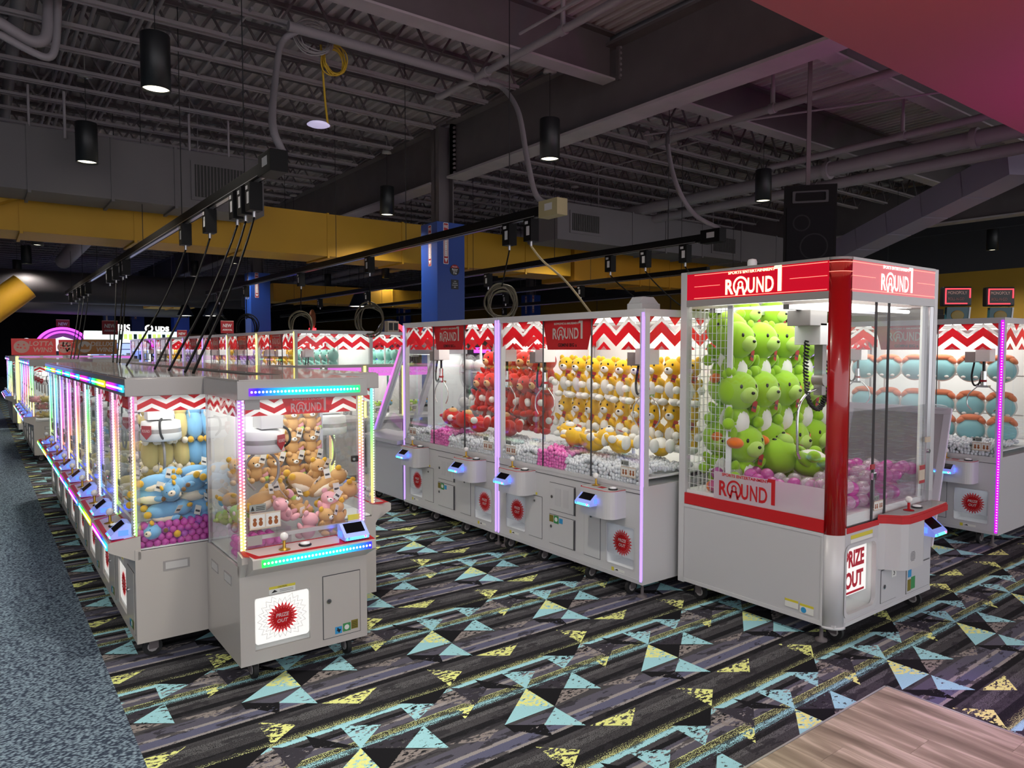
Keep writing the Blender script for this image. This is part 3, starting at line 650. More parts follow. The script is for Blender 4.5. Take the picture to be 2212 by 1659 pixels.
for k,(p,lab) in enumerate(LAMPS):
    r=LP if k==0 else clone(LP,p,0)
    r.location=p; tag(r,lab,'lamp','cylinder pendant lamps of the hall')
    if p[1]>17 and k not in (7,8,11,13): continue     # farthest lamps: lens only
    l=bpy.data.objects.new('beam',LDATA); COL.objects.link(l); l.parent=r; l.location=(0,0,.016)
# dome lamps
def dome(p,s,label):
    r=empty('dome_lamp',p); tag(r,label,'lamp','dome lamps of the far hall')
    obj('shade',B().lathe([(.05*s,.42*s),(.12*s,.40*s),(.27*s,.05*s),(.30*s,0),(.27*s,.0)],(0,0,0),mat('dome_blue',(26,34,52),.4),18,cap=False),r)
    obj('lens',B().lathe([(.26*s,.01),(.001,.015)],(0,0,0),LAMPE2,18,cap=False),r)
    obj('cable',B().cyl((0,0,.4*s),(0,0,5.72-p[2]),.008,RUBBER,6),r)
def ceilpt(x,y,z): return (x,y,z)
dome((8.6,18.6,2.95),1.0,'dark blue dome lamp hanging right of the second column'); dome((5.7,22.5,2.75),1.0,'dark blue dome lamp hanging left of the second column'); dome((5.0,22.9,2.75),.8,'small dome lamp near the far columns')
# round white ceiling disc light, wire coils
r=empty('disc_lamp',(3.057,7.602,4.2)); tag(r,'round white disc hanging from a yellow cable','lamp')
obj('disc',B().lathe([(.001,.03),(.10,.02),(.125,0),(.10,-.012),(.001,-.02)],(0,0,0),mat('disc_white',(225,220,240),.4,emit=(220,210,255),es=.35),20,cap=False),r)
YW=mat('wire_yellow',(196,160,40),.5); GW=mat('wire_grey',(140,136,136),.5)
obj('cable',B().tube(crv([(.11,0,.01),(.10,.05,.3),(.07,.08,.9)],6),.012,YW,6),r)
def coil(name,c,rx,rz,n,m,label,seed,tr=.008,ax=(1,0)):
    rr=random.Random(seed); o=None; b=B()
    for k in range(n):
        a=rx*(1+rr.uniform(-.12,.12)); q=rz*(1+rr.uniform(-.12,.12)); ox,oz,oy=rr.uniform(-.03,.03),rr.uniform(-.03,.03),rr.uniform(-.03,.03)
        pts=[]
        for i in range(25):
            t=2*PI*i/24; u=a*math.cos(t)
            pts.append((c[0]+ox+u*ax[0],c[1]+oy+u*ax[1]+.02*math.sin(3*t+k),c[2]+oz+q*math.sin(t)))
        b.tube(pts,tr,m,5)
    return tag(obj(name,b),label,'cable')
coil('wire_coil',(2.95,7.45,5.05),.19,.15,9,GW,'tangled grey wire coil hung on the conduit',3)
coil('wire_coil',(3.24,7.62,4.93),.13,.15,7,YW,'yellow cable coil tied below the grey wire coil',4)
# busway tracks with plug boxes
TRK=mat('busway_black',(10,10,11),.5,spec=.2); BOXL=mat('box_label',(200,200,200),.5); PALE=mat('box_pale',(170,160,120),.5)
def plugbox(r,y,label=True,w=.13,h=.24):
    o=obj('plug_box',B().box(-.055,.055,-w/2,w/2,-.05-h,-.05,TRK,.004),r); o.location=(0,y,0)
    obj('label_plate',B().box(-.057,-.0552,-w*.3,w*.1,-.05-h*.75,-.05-h*.35,BOXL).box(-.057,-.0552,-w*.1,w*.3,-.05-h*.25,-.05-h*.12,BOXL),o)
    obj('gland',B().cyl((0,0,-.05-h),(0,0,-.10-h),.016,ALU,8),o)
def track(x,y0,y1,z,boxes,label,endbox=True,pale=False):
    r=empty('busway_track',(x,0,z)); tag(r,label,'power track')
    obj('rail',B().box(-.045,.045,y0,y1,-.05,.05,TRK,.003),r)
    obj('slot_strip',B().box(-.046,-.044,y0+.1,y1,-.045,-.038,ALU).box(-.02,.02,y0+.1,y1,-.054,-.05,ALU),r)
    if endbox:
        m=PALE if pale else TRK
        e=obj('feed_box',B().box(-.07,.07,y0-.30,y0,-.08,.09,m,.004),r); obj('label_plate',B().box(-.072,-.0702,y0-.22,y0-.10,-.02,.05,BOXL),e)
    for y in boxes: plugbox(r,y)
    y=y0+.6
    while y<y1: obj('hanger_wire',B().cyl((0,y,.05),(0,y,5.7-z),.005,RUBBER,5),r); y+=2.4
    return r
track(1.93,5.9,22,3.22,[6.25,6.49,6.74,7.70,8.75,12.78,13.09,13.8,14.5,17.6,18.4,19.2,20.,21.],'black overhead power track above the near crane row with many plug boxes')
track(4.8,5.85,19.5,3.2,[6.06,6.45,10.0,12.86,16.2,18.4],'black overhead power track passing in front of the near blue column',pale=True)
track(7.62,6.0,26,3.2,[6.3,7.01,7.71,10.9,16.,19.],'black overhead power track in front of the right grey duct')
track(10.3,8.0,30,3.15,[11.3,14.,17.],'black overhead power track behind the tall crane pair',endbox=False)
track(13.2,9.0,34,3.1,[12.,18.],'farthest black overhead power track under the orange duct',endbox=False)
def flex(pts,label,r=.03):
    b=B(); P=crv(pts,14); b.tube(P,r,PIPEG,10)
    for q in P[::2]: b.ball(q,(r*1.12,r*1.12,r*.5),PIPEG,8,4)
    tag(obj('flexible_conduit',b),label,'conduit')
flex([(2.0,5.72,3.32),(2.0,5.95,3.6),(2.35,6.9,4.3),(2.56,7.3,4.85),(2.72,7.22,5.0)],'ribbed flexible conduit dropping to the near power track',.032)
flex([(4.95,5.8,3.28),(4.80,5.95,3.36),(4.86,6.2,3.8),(5.12,6.7,4.5),(5.2,7.1,4.9),(5.05,7.25,5.0)],'curved flexible conduit dropping to the pale feed box',.03)
flex([(7.62,5.75,3.28),(7.40,6.0,3.5),(7.3,6.2,3.9),(7.6,6.6,4.5),(8.1,7.0,4.9),(8.5,7.1,5.0)],'curved flexible conduit right of the girder feeding the right track',.03)
# power cords that hang from the plug boxes down to the machines
CORD=mat('cord_black',(8,8,9),.6,spec=.2)
def cord(p0,p1,label,sag=.1,m=CORD,r=.009,mid=None):
    p0=Vector(p0);p1=Vector(p1); mm=Vector(mid) if mid else (p0+p1)/2+Vector((0,0,-sag))
    tag(obj('power_cable',B().tube(crv([p0,(p0*2+mm)/3+Vector((0,0,-sag*.3)),mm,p1],8),r,m,6)),label,'cord','power cords hanging from the tracks')
tops=[(6.25,4.86),(6.49,5.08),(6.74,5.58),(7.70,6.09),(8.75,7.4),(12.78,9.2),(13.09,9.4),(13.8,9.7),(17.6,13.4),(18.4,14.0),(19.2,14.5)]
for k,(y,yt) in enumerate(tops): cord((1.93,y,2.88),(1.10 if k<5 else 1.3,yt,1.6),'black cord from the near track to a crane roof, %s from the feed box'%ORD[k],.08)
# ================================================================== CRANE MACHINES
def caster(b,x,y,r=.052,z=.0):
    b.cyl((x-.012,y,r),(x+.012,y,r),r,RUBBER,14); b.cyl((x-.016,y,r),(x+.016,y,r),r*.55,GREYT,10)
    b.box(x-.022,x-.017,y-.02,y+.03,r*.8,.105,STEELD); b.box(x+.017,x+.022,y-.02,y+.03,r*.8,.105,STEELD); b.box(x-.03,x+.03,y-.02,y+.05,.098,.112,STEELD)
def foot(b,x,y):
    b.lathe([(.035,0),(.035,.012),(.012,.022),(.009,.112)],(x,y,0),STEELD,12)
def casters(root,pts,feet=()):
    for x,y in pts:
        b=B(); caster(b,x,y); obj('caster',b,root)
    for x,y in feet:
        b=B(); foot(b,x,y); obj('levelling_foot',b,root)
def joystick(root,x,y,z,stem=GOLD):
    o=obj('joystick',B().lathe([(.032,0),(.032,.003),(.012,.008),(.008,.012),(.008,.055)],(0,0,0),stem,12).lathe([(.033,0),(.033,.0015)],(0,0,0),SEAM,14),root); o.location=(x,y,z)
    obj('ball_top',B().ball((0,0,.07),.022,mat('ball_top',(240,238,235),.1,coat=.5)),o); return o
def button(root,x,y,z):
    o=obj('button',B().lathe([(.034,0),(.034,.006),(.028,.010)],(0,0,0),BLACK,16),root); o.location=(x,y,z)
    obj('cap',B().lathe([(.026,.008),(.025,.016),(.001,.021)],(0,0,0),INNER,16),o); return o
def reader(root,x,y,z,rx=0,s=1.0,rz=0):
    # card reader with dark screen and glowing shell, facing -y, tilted back
    o=obj('card_reader',B().prism([(-.055*s,0),(.045*s,0),(.045*s,.075*s),(.02*s,.082*s),(-.045*s,.03*s),(-.058*s,.018*s)],'x',-.072*s,.072*s,READER),root); o.location=(x,y,z); o.rotation_euler=(rx,0,rz)
    n=Vector((0,-.052,.065)).normalized()
    def on(u0,u1,v0,v1,m,off):
        P=[]
        for u,v in ((u0,v0),(u1,v0),(u1,v1),(u0,v1)):
            yy=-.045+(.065)*v; zz=.03+.052*v; P.append((u*s,(yy-off*.62)*s,(zz+off*.78)*s))
        return P
    obj('screen',B().add(on(-.055,.055,.12,.92,0,.002)+on(-.055,.055,.12,.92,0,-.004),[(0,1,2,3),(0,4,5,1),(1,5,6,2),(2,6,7,3),(3,7,4,0)],SCREEN),o)
    obj('glow_strip',B().box(-.062*s,.062*s,-.0605*s,-.056*s,.003*s,.015*s,CYANL).box(-.074*s,-.07*s,-.02*s,.03*s,.015*s,.045*s,BLUEL).box(.07*s,.074*s,-.02*s,.03*s,.015*s,.045*s,BLUEL).ball((.048*s,-.06*s,.012*s),.007*s,MAGL,8,6).ball((-.05*s,-.06*s,.012*s),.007*s,BLUEL,8,6),o)
    return o
def stickers3(b,x,z,y,s):
    b.box(x,x+s,y-.001,y,z,z+s,BSTK); b.box(x+s*1.15,x+s*2.3,y-.001,y,z+s*.1,z+s*1.25,GSTK); b.box(x+s*2.4,x+s*3.4,y-.001,y,z+s*.2,z+s*1.45,OSTK)
    tx=[(.3,.85),(.5,.85),(.5,.65),(.85,.6),(.8,.4),(.55,.1),(.4,.35),(.15,.5),(.3,.55)]
    b.prism([(x+s*p[0],z+s*p[1]) for p in tx],'y',y-.0016,y-.001,SIGNK)
    n=14; b.prism([(x+s*1.72+s*.36*math.cos(2*PI*i/n),z+s*.68+s*.36*math.sin(2*PI*i/n)) for i in range(n)],'y',y-.0016,y-.001,PSTK)
    for k in range(4): b.box(x+s*2.5,x+s*3.3,y-.0016,y-.001,z+s*(.4+.24*k),z+s*(.46+.24*k),SIGNK)
def caution(b,x0,x1,z0,z1,y):
    b.box(x0,x1,y-.001,y,z0,z1,PSTK); b.box(x0,x1,y-.0016,y-.001,z0+(z1-z0)*.66,z1,YSTK)
    put(b,'CAUTION',(x0+x1)/2,y-.002,z0+(z1-z0)*.83,(z1-z0)*.2,SIGNK,.02)
    for k in range(2): b.box(x0+(x1-x0)*.4,x1-(x1-x0)*.08,y-.0016,y-.001,z0+(z1-z0)*(.2+.2*k),z0+(z1-z0)*(.25+.2*k),SEAM)
    b.prism([(x0+(x1-x0)*.08,z0+(z1-z0)*.15),(x0+(x1-x0)*.32,z0+(z1-z0)*.25),(x0+(x1-x0)*.2,z0+(z1-z0)*.55)],'y',y-.0016,y-.001,SIGNK)
def howto(root,x,z,y,s):
    # printed handling notice: warning strip and two small pictures
    b=B(); b.box(x,x+s*1.9,y-.0015,y,z,z+s,BEIGE); b.box(x,x+s*1.0,y-.0015,y,z+s*1.1,z+s*1.55,mat('notice_grey',(150,155,150),.6))
    for k in range(2):
        xx=x+s*(.06+.94*k); b.box(xx,xx+s*.86,y-.002,y-.0015,z+s*.1,z+s*.9,PSTK)
        for q in range(2):
            cx=xx+s*(.25+.36*q); b.prism([(cx+s*.13*math.cos(2*PI*i/10),z+s*.36+s*.17*math.sin(2*PI*i/10)) for i in range(10)],'y',y-.0026,y-.002,BRWN); b.prism([(cx+s*.11*math.cos(2*PI*i/10),z+s*.6+s*.11*math.sin(2*PI*i/10)) for i in range(10)],'y',y-.0026,y-.002,BRWN)
    b.prism([(x+s*.08,z+s*1.18),(x+s*.3,z+s*1.18),(x+s*.19,z+s*1.48)],'y',y-.0022,y-.0015,SIGNK)
    for k in range(3): b.box(x+s*.4,x+s*.93,y-.0022,y-.0015,z+s*(1.18+.1*k),z+s*(1.22+.1*k),SIGNK)
    obj('notice',b,root)
def lock(root,x,z,y,s=.016):
    obj('lock',B().cyl((x,y,z),(x,y-.006,z),s,CHROME,14).cyl((x,y-.006,z),(x,y-.009,z),s*.6,SEAM,12).cyl((x,y-.009,z),(x,y-.011,z),s*.35,CHROME,10),root)
def door(root,x0,x1,z0,z1,y,m=WHITE2,locky=None):
    d=obj('door',B().box(x0-.004,x1+.004,y-.0012,y,z0-.004,z1+.004,SEAM).box(x0,x1,y-.005,y-.0005,z0,z1,m,.0015),root)
    if locky: lock(d,locky[0],locky[1],y-.005,locky[2] if len(locky)>2 else .011)
    return d

# ---------------------------------------------------------------- small crane
SW,SD,SH=.706,.64,1.59
WARMW=mat('cabinet_warm',(190,184,178),.3,coat=.3)
def build_small():
    W,D=SW,SD; r=empty('crane_machine')
    b=B(); hole_panel(b,0,W,.11,.585,[(.075,.37,.178,.455)],0,.015,WARMW)
    b.box(0,.015,.015,D,.11,.63,WARMW).box(W-.015,W,.015,D,.11,.63,WARMW).box(.015,W-.015,D-.015,D,.11,.63,WARMW).box(.015,W-.015,.015,D-.015,.11,.125,WARMW).box(0,W,.0,.03,.585,.64,WARMW)
    b.box(.015,W-.015,.03,D-.015,.60,.615,INNER)
    cab=obj('cabinet',b,r)
    for xx in (-.0005,W+.0005):
        for y0,y1 in ((.14,.28),(.40,.54)):
            s=B(); s.box(xx-.002,xx+.002,y0,y1,.50,.555,GREYT); s.box(xx-.003,xx+.003,y0+.012,y1-.012,.508,.547,mat('handle_recess',(196,194,192),.5)); obj('hand_grip',s,cab)
    # prize chute
    b=B(); b.box(.06,.385,.14,.15,.165,.47,INNER).box(.06,.075,.015,.15,.165,.47,INNER).box(.37,.385,.015,.15,.165,.47,INNER).box(.06,.385,.015,.15,.15,.178,INNER).box(.06,.385,.015,.15,.455,.47,INNER)
    pc=obj('prize_chute',b,r)
    f=B(); f.prism(rrect(.078,.367,.205,.452,.018),'y',.010,.016,PRIZE); fl=obj('prize_flap',f,pc)
    sb=B(); starburst(sb,.222,.325,.009,.085,REDV,WVIN,WVIN)
    LG2=mat('print_grey',(208,206,200),.6)
    for q in (1.25,1.55):
        n=22
        for i in range(2*n):
            t0,t1=PI*i/n,PI*(i+1)/n; r0=.085*(q if i%2==0 else q-.28); r1=.085*(q-.28 if i%2==0 else q)
            P=[(.222+rr*math.cos(t),.3285-.0035+rr*math.sin(t)) for rr,t in ((r0,t0),(r1,t1))]
            if max(abs(p[0]-.222) for p in P)>.14 or max(abs(p[1]-.3285) for p in P)>.12: continue
            d=Vector((P[1][0]-P[0][0],P[1][1]-P[0][1])).normalized()*.0009
            sb.quad([(P[0][0]-d.y,.0095,P[0][1]+d.x),(P[0][0]+d.y,.0095,P[0][1]-d.x),(P[1][0]+d.y,.0095,P[1][1]-d.x),(P[1][0]-d.y,.0095,P[1][1]+d.x)],LG2)
    obj('prize_out_print',sb,pc)
    d=door(r,.445,.66,.152,.50,0,WARMW,(.475,.36,.014))
    b=B(); stickers3(b,.51,.165,-.0052,.04); obj('licence_sticker',b,d)
    b=B(); caution(b,.15,.29,.462,.502,0); obj('caution_sticker',b,r)
    # control deck
    b=B(); pr=[(.0,.58),(-.125,.645),(-.13,.650),(-.13,.694),(-.12,.70),(.03,.715),(.03,.585)]
    b.prism(pr,'x',.03,W-.005,WARMW); b.prism([(.0,.58),(-.05,.66),(-.05,.694),(.03,.71),(.03,.585)],'x',.0,.03,WARMW)
    dk=obj('control_deck',b,r)
    t=B(); t.add([(.01,-.045,.7032),(.045,-.122,.7004),(W-.006,-.124,.7004),(W-.006,.028,.7162),(.01,.028,.7162)],[(0,1,2,3,4)],REDV)
    t.add([(.03,-.04,.7044),(.075,-.095,.704),(.50,-.100,.704),(.53,-.03,.711),(.53,.01,.7152),(.03,.01,.7152)],[(0,1,2,3,4,5)],WVIN)
    t.add([(.56,-.05,.7094),(.69,-.05,.7094),(.69,.0,.7144),(.56,.0,.7144)],[(0,1,2,3)],WVIN); obj('deck_print',t,dk)
    lb=obj('led_bar',B().box(.075,.675,-.134,-.129,.652,.690,LEDX),dk); lb.color=ledcol(.30,.55)
    db=B()
    for k in range(31): db.ball((.088+k*.0192,-.134,.671),(.0062,.004,.0062),LEDXD,8,4)
    q=obj('led_bulbs',db,dk,kind='stuff'); q.color=ledcol(.30,.55)
    joystick(r,.215,-.055,.705); button(r,.33,-.045,.707); reader(r,.60,-.055,.709,0,1.0)
    # upper case
    b=B(); b.box(-.002,W+.002,-.03,D,1.492,1.59,GREYT,.004); b.box(.01,W-.01,-.02,D-.01,1.59,1.596,GREYT)
    hd=obj('header',b,r)
    lb=obj('led_bar',B().box(.055,.66,-.035,-.029,1.513,1.552,LEDX),hd); lb.color=ledcol(.72,-.55)
    db=B()
    for k in range(31): db.ball((.068+k*.0192,-.035,1.5325),(.0062,.004,.0062),LEDXD,8,4)
    q=obj('led_bulbs',db,hd,kind='stuff'); q.color=ledcol(.72,-.55)
    for x,y in ((.005,D-.03),(W-.025,D-.03)): obj('rear_post',B().box(x,x+.02,y,y+.02,.63,1.492,ALU),r)
    for k,x in enumerate((.024,W-.024)):
        o=obj('led_column',B().cyl((x,.012,.712),(x,.012,1.492),.024,glassm('led_tube',(.92,.9,.97),1.3,.1,.6,.12,(.9,.88,1.)),12,caps=False),r)
        q=obj('led_strip',B().box(x-.012,x+.012,.008,.016,.715,1.49,LEDZ),o); q.color=ledcol(*[(1.63,-.61),(.28,.63)][k])
        db=B()
        for i in range(44):
            zz=.722+i*.0176; db.ball((x-.009,.004,zz),(.0055,.004,.0055),LEDD,6,4); db.ball((x+.009,.004,zz+.008),(.0055,.004,.0055),LEDD,6,4)
        q=obj('led_bulbs',db,o,kind='stuff'); q.color=ledcol(*[(1.63,-.61),(.28,.63)][k])
    g=obj('glass_front',B().box(.045,W-.045,.014,.018,.78,1.492,GLASS),r)
    obj('glass_side',B().box(.006,.010,.03,D-.02,.63,1.492,GLASS),r); obj('glass_side',B().box(W-.010,W-.006,.03,D-.02,.63,1.492,GLASS),r)
    obj('chute_glass',B().box(.05,W-.05,.016,.019,.715,.765,ACRY),r)
    obj('door_rail',B().box(.045,W-.045,.008,.024,.762,.782,ALU),r); obj('hinge_block',B().box(.045,.12,.004,.0075,.735,.785,GREYT),r); obj('hinge_block',B().box(.045,.12,.004,.0075,1.44,1.49,GREYT),r)
    obj('door_latch',B().box(W-.085,W-.045,-.008,.014,1.12,1.155,BLACK,.006).cyl((W-.075,-.008,1.137),(W-.075,-.013,1.137),.008,CHROME,10),r)
    b=B(); chevron(b,.045,W-.045,1.405,1.492,.022,.15,REDV,WVIN)
    b.quad([(.27,.0198,1.405),(.50,.0198,1.405),(.53,.0198,1.49),(.24,.0198,1.49)],REDV); logo(b,.385,.0185,1.445,.20,WVIN,'BOWLING & ARCADE')
    obj('header_print',b,r)
    def sideband(x,sg):
        b=B(); chevron(b,.03,D-.02,1.405,1.492,0,.14,REDV,WVIN)
        b.v=[(x-sg*p[1],(p[0] if sg>0 else D+.01-p[0]),p[2]) for p in b.v]
        # mapped so the print faces outward
        if sg>0: b.f=[f[::-1] for f in b.f]
        else: b.f=[f[::-1] for f in b.f]
        return b
    obj('side_print',sideband(.012,-1),r); obj('side_print',sideband(W-.012,1),r)
    obj('back_panel',B().box(.02,W-.02,D-.022,D-.016,.63,1.49,INNER),r)
    obj('light_board',B().box(.06,W-.06,.06,D-.08,1.484,1.489,BOARD),r)
    # prize shelf floor and chute guard
    obj('play_floor',B().box(.02,W-.02,.03,D-.03,.632,.64,INNER),r)
    obj('chute_guard',B().box(.28,.284,.03,.26,.64,.80,ACRY).box(.02,.284,.256,.26,.64,.80,ACRY),r)
    obj('notice_sticker',B().box(.60,.68,.008,.0135,.79,.82,YSTK).box(.60,.68,.008,.0134,.765,.79,PSTK),r)
    howto(r,.06,.815,.0135,.085)
    # crane unit
    cx,cy=.20,.24
    c=obj('crane_unit',B().box(cx-.03,cx+.09,cy-.09,cy+.06,1.32,1.43,INNER,.004).box(cx-.05,cx+.05,cy-.05,cy+.05,1.43,1.48,GREYT),r)
    obj('dome',B().lathe([(.02,1.315),(.085,1.312),(.11,1.305),(.115,1.26)],(cx,cy,0),INNER,24,cap=False).lathe([(.115,1.26),(.117,1.235)],(cx,cy,0),GREYT,24,cap=False).lathe([(.117,1.235),(.118,1.20),(.105,1.185),(.02,1.18)],(cx,cy,0),INNER,24,cap=False),c)
    bd=B(); bd.prism([(-.035,.04),(.035,.04),(.036,-.01),(0,-.045),(-.036,-.01)],'y',-.003,0,mat('badge_red',(176,50,58),.4)); put(bd,'ROUND1',0,-.004,.008,.018,WVIN,.02,wid=.056)
    o=obj('badge',bd,c); o.location=(cx+.075,cy-.095,1.245); o.rotation_euler=(0,0,R(38))
    for sg in (-1,1): obj('claw_arm',B().tube(crv([(cx+sg*.03,cy,1.19),(cx+sg*.085,cy,1.13),(cx+sg*.085,cy,1.04),(cx+sg*.04,cy,.98)],6),.008,GREYT,8),c)
    obj('cable',B().tube(crv([(cx+.06,cy,1.33),(cx+.13,cy-.03,1.31),(cx+.145,cy-.03,1.24),(cx+.09,cy,1.185)],6),.007,RUBBER,6),c)
    casters(r,[(.09,.09),(W-.09,.09),(.09,D-.09),(W-.09,D-.09)])
    return r
def set_led(r,h):
    for o in r.children:
        n=o.name.split('.')[0]
        for q in o.children:
            qn=q.name.split('.')[0]
            if qn in ('led_strip','led_bulbs') and n=='led_column': q.color=ledcol(h,.5 if int(h*97)%2 else -.5)
            elif qn in ('led_bar','led_bulbs'): q.color=ledcol(h+.3,.6 if int(h*53)%2 else -.6)
near=build_small(); near.location=(1.041,3.715,0)
tag(near,'white crane machine at the island end with brown plush bears and prize out door','crane machine','small white crane machines')
SMALL=[]   # (root, description)
hs=[.66,.20,.72,.62,.50,.42,.13,.86]
for k in range(8):
    r=clone(near,(.667,4.362+SW*(k+1),0),-PI/2,'white crane machine of the aisle row, %s from the near end'%ORD[k]); set_led(r,hs[k]); SMALL.append(r)
for k in range(8):
    r=clone(near,(2.121,4.362+SW*k,0),PI/2,'white crane machine facing away from the aisle, %s from the near end'%ORD[k]); set_led(r,hs[(k+3)%8]+.1)
for k in range(5):
    r=clone(near,(.667,13.2+SW*(k+1),0),-PI/2,'white crane machine of the second aisle row, %s from its near end'%ORD[k]); set_led(r,hs[(k+2)%8]); SMALL.append(r)
for k in range(5):
    r=clone(near,(2.121,13.2+SW*k,0),PI/2,'white crane machine of the second island facing away, %s from its near end'%ORD[k]); set_led(r,hs[(k+5)%8])

# ---------------------------------------------------------------- twin tall crane
GW_,GD,GH=1.728,1.22,2.03
CLRB=mat('clear_beads',(226,230,236),.15,coat=.6); PNKB=mat('pink_beads',(246,120,200),.2,coat=.5)
def beadbed(x0,x1,y0,y1,z,m,s,seed,amp=.05):
    rr=random.Random(seed); b=B(); nx=int((x1-x0)/s); ny=int((y1-y0)/s)
    for j in range(ny):
        for i in range(nx):
            h=amp*(.5+.5*math.sin(i*.5+seed)*math.cos(j*.6))
            b.ball((x0+(i+.5)*s+rr.uniform(-.3,.3)*s,y0+(j+.5)*s+rr.uniform(-.3,.3)*s,z+h+rr.uniform(0,.02)),s*.62,m,6,4)
    return b
def bead_front(b,x0,x1,m,s,z0,n,y=.034,skip=None):
    rr=random.Random(9)
    for q in range(n):
        x=x0+s/2
        while x<x1:
            if not(skip and skip[0]<x<skip[1]): b.ball((x+rr.uniform(-.3,.3)*s,y+rr.uniform(-.004,.004),z0+q*s*.85+rr.uniform(-.2,.2)*s),s*.6,m,6,4)
            x+=s
    return b
def build_tall():
    W,D=GW_,GD; r=empty('tall_crane_machine')
    b=B(); hole_panel(b,0,W,.11,.80,[(.12,.405,.205,.51),(1.362,1.65,.19,.498)],0,.015,WHITE)
    b.box(0,.015,.015,D,.11,.80,WHITE).box(W-.015,W,.015,D,.11,.80,WHITE).box(.015,W-.015,D-.015,D,.11,.80,WHITE).box(.015,W-.015,.015,D-.015,.11,.125,WHITE).box(.015,W-.015,.015,D-.015,.785,.80,INNER)
    b.box(.03,W-.03,-.006,.0,.775,.80,WHITE); b.box(.03,W-.03,-.004,0,.742,.746,SEAM); b.box(0,W,-.004,.0,.11,.14,WHITE2)
    obj('cabinet',b,r)
    for (x0,x1,z0,z1) in ((.12,.405,.205,.51),(1.362,1.65,.19,.498)):
        b=B(); b.box(x0-.015,x1+.015,.19,.2,z0-.015,z1+.015,INNER).box(x0-.015,x0,.015,.2,z0-.015,z1+.015,INNER).box(x1,x1+.015,.015,.2,z0-.015,z1+.015,INNER).box(x0-.015,x1+.015,.015,.2,z0-.015,z0,INNER).box(x0-.015,x1+.015,.015,.2,z1,z1+.015,INNER)
        pc=obj('prize_chute',b,r); obj('chute_light',B().box(x0+.02,x1-.02,.10,.16,z1-.006,z1-.001,emitm('chute_glow',(245,245,255),1.6)),pc)
        obj('prize_flap',B().prism(rrect(x0+.004,x1-.004,z0+.075,z1-.004,.016),'y',.011,.015,PRIZE2),pc)
        sb=B(); starburst(sb,(x0+x1)/2+.012,(z0+z1)/2+.02,.0095,.098,REDV,WVIN,WVIN); obj('prize_out_print',sb,pc)
        fr=B(); P=rrect(x0-.004,x1+.004,z0-.004,z1+.004,.02); Q=rrect(x0+.008,x1-.008,z0+.008,z1-.008,.014)
        n=len(P); fr.add([(p[0],-.002,p[1]) for p in P]+[(q[0],-.002,q[1]) for q in Q],[(i,(i+1)%n,(i+1)%n+n,i+n) for i in range(n)],WHITE2); obj('flap_frame',fr,pc)
        b=B(); b.box(x0+.06,x0+.085,-.001,0,z0-.045,z0-.018,YSTK).box(x0+.09,x0+.19,-.001,0,z0-.04,z0-.022,PSTK).prism([(x0+.09,z0-.036),(x0+.13,z0-.036),(x0+.12,z0-.024)],'y',-.0016,-.001,SIGNK); obj('caution_sticker',b,r)
    door(r,.453,.622,.203,.545,0,WHITE,(.535,.505,.010)); door(r,1.13,1.302,.195,.534,0,WHITE,(1.21,.50,.010))
    d=door(r,.724,1.027,.469,.685,0,WHITE,(.755,.575,.013)); obj('panel_rib',B().box(.79,.86,-.007,-.005,.51,.65,WHITE2,.001).box(.89,.95,-.007,-.005,.51,.65,WHITE2,.001),d); obj('hinge',B().box(1.02,1.03,-.012,-.005,.47,.684,SEAM),d)
    d=door(r,.72,1.025,.198,.429,0,WHITE,(.748,.335,.013)); b=B(); b.box(.722,.772,-.0065,-.005,.37,.425,OSTK).box(.778,.835,-.0065,-.005,.365,.428,GSTK).box(.842,.885,-.0065,-.005,.375,.415,BSTK).cyl((.806,-.0065,.398),(.806,-.0072,.398),.018,PSTK,12); obj('licence_sticker',b,d); obj('hinge',B().box(1.018,1.028,-.012,-.005,.2,.428,SEAM),d)
    obj('caution_sticker',B().box(.45,.56,-.001,0,.555,.575,YSTK),r)
    for x0,x1 in ((.215,.54),(1.237,1.562)):
        pl_=[(x0,0),(x0,-.14)]+[(x0+.02+.0,-.16)]+[(x1-.07+.07*math.sin(R(a)),-.09-.07*math.cos(R(a))) for a in range(0,91,15)]+[(x1,0)]
        b=B(); b.prism(pl_,'z',.555,.752,WHITE); k=obj('control_box',b,r)
        t=B(); t.prism([(p[0]*.985+.015*(x0+x1)/2,p[1]*.985) for p in pl_],'z',.752,.7545,REDV); t.prism([(p[0]*.94+.06*(x0+x1)/2,p[1]*.9-.006) for p in pl_],'z',.7545,.756,WVIN); t.box(x0+.13,x0+.19,-.1,-.05,.756,.7565,REDV); obj('deck_print',t,k)
        joystick(r,x0+.075,-.055,.756); button(r,x0+.265,-.07,.756); reader(r,x0+.115,-.165,.638,0,1.12)
    # upper frame
    b=B(); b.box(0,W,0,.05,1.98,GH,WHITE).box(0,W,D-.05,D,1.98,GH,WHITE).box(0,.05,.05,D-.05,1.98,GH,WHITE).box(W-.05,W,.05,D-.05,1.98,GH,WHITE)
    for x in (0,W-.05):
        b.box(x,x+.05,.004,.05,.80,1.98,WHITE); b.box(x,x+.05,D-.05,D,.80,1.98,WHITE)
    obj('frame',b,r); obj('roof_panel',B().box(.05,W-.05,.05,D-.05,2.015,2.02,INNER),r)
    for x in (.006,W-.026): obj('led_strip',B().box(x,x+.02,-.006,.004,.13,2.005,LAV),r)
    for a,c in ((.05,.615),(.615,1.185),(1.185,W-.05)): obj('glass_front',B().box(a+.002,c-.002,.012,.017,.80,1.98,GLASS),r)
    b=B(); b.box(.613,.617,.008,.020,.80,1.98,SEAM).box(1.183,1.187,.006,.020,.80,1.98,SEAM); obj('glass_seam',b,r)
    for x in (.012,W-.017): obj('glass_side',B().box(x,x+.005,.05,D-.05,.80,1.98,GLASS),r)
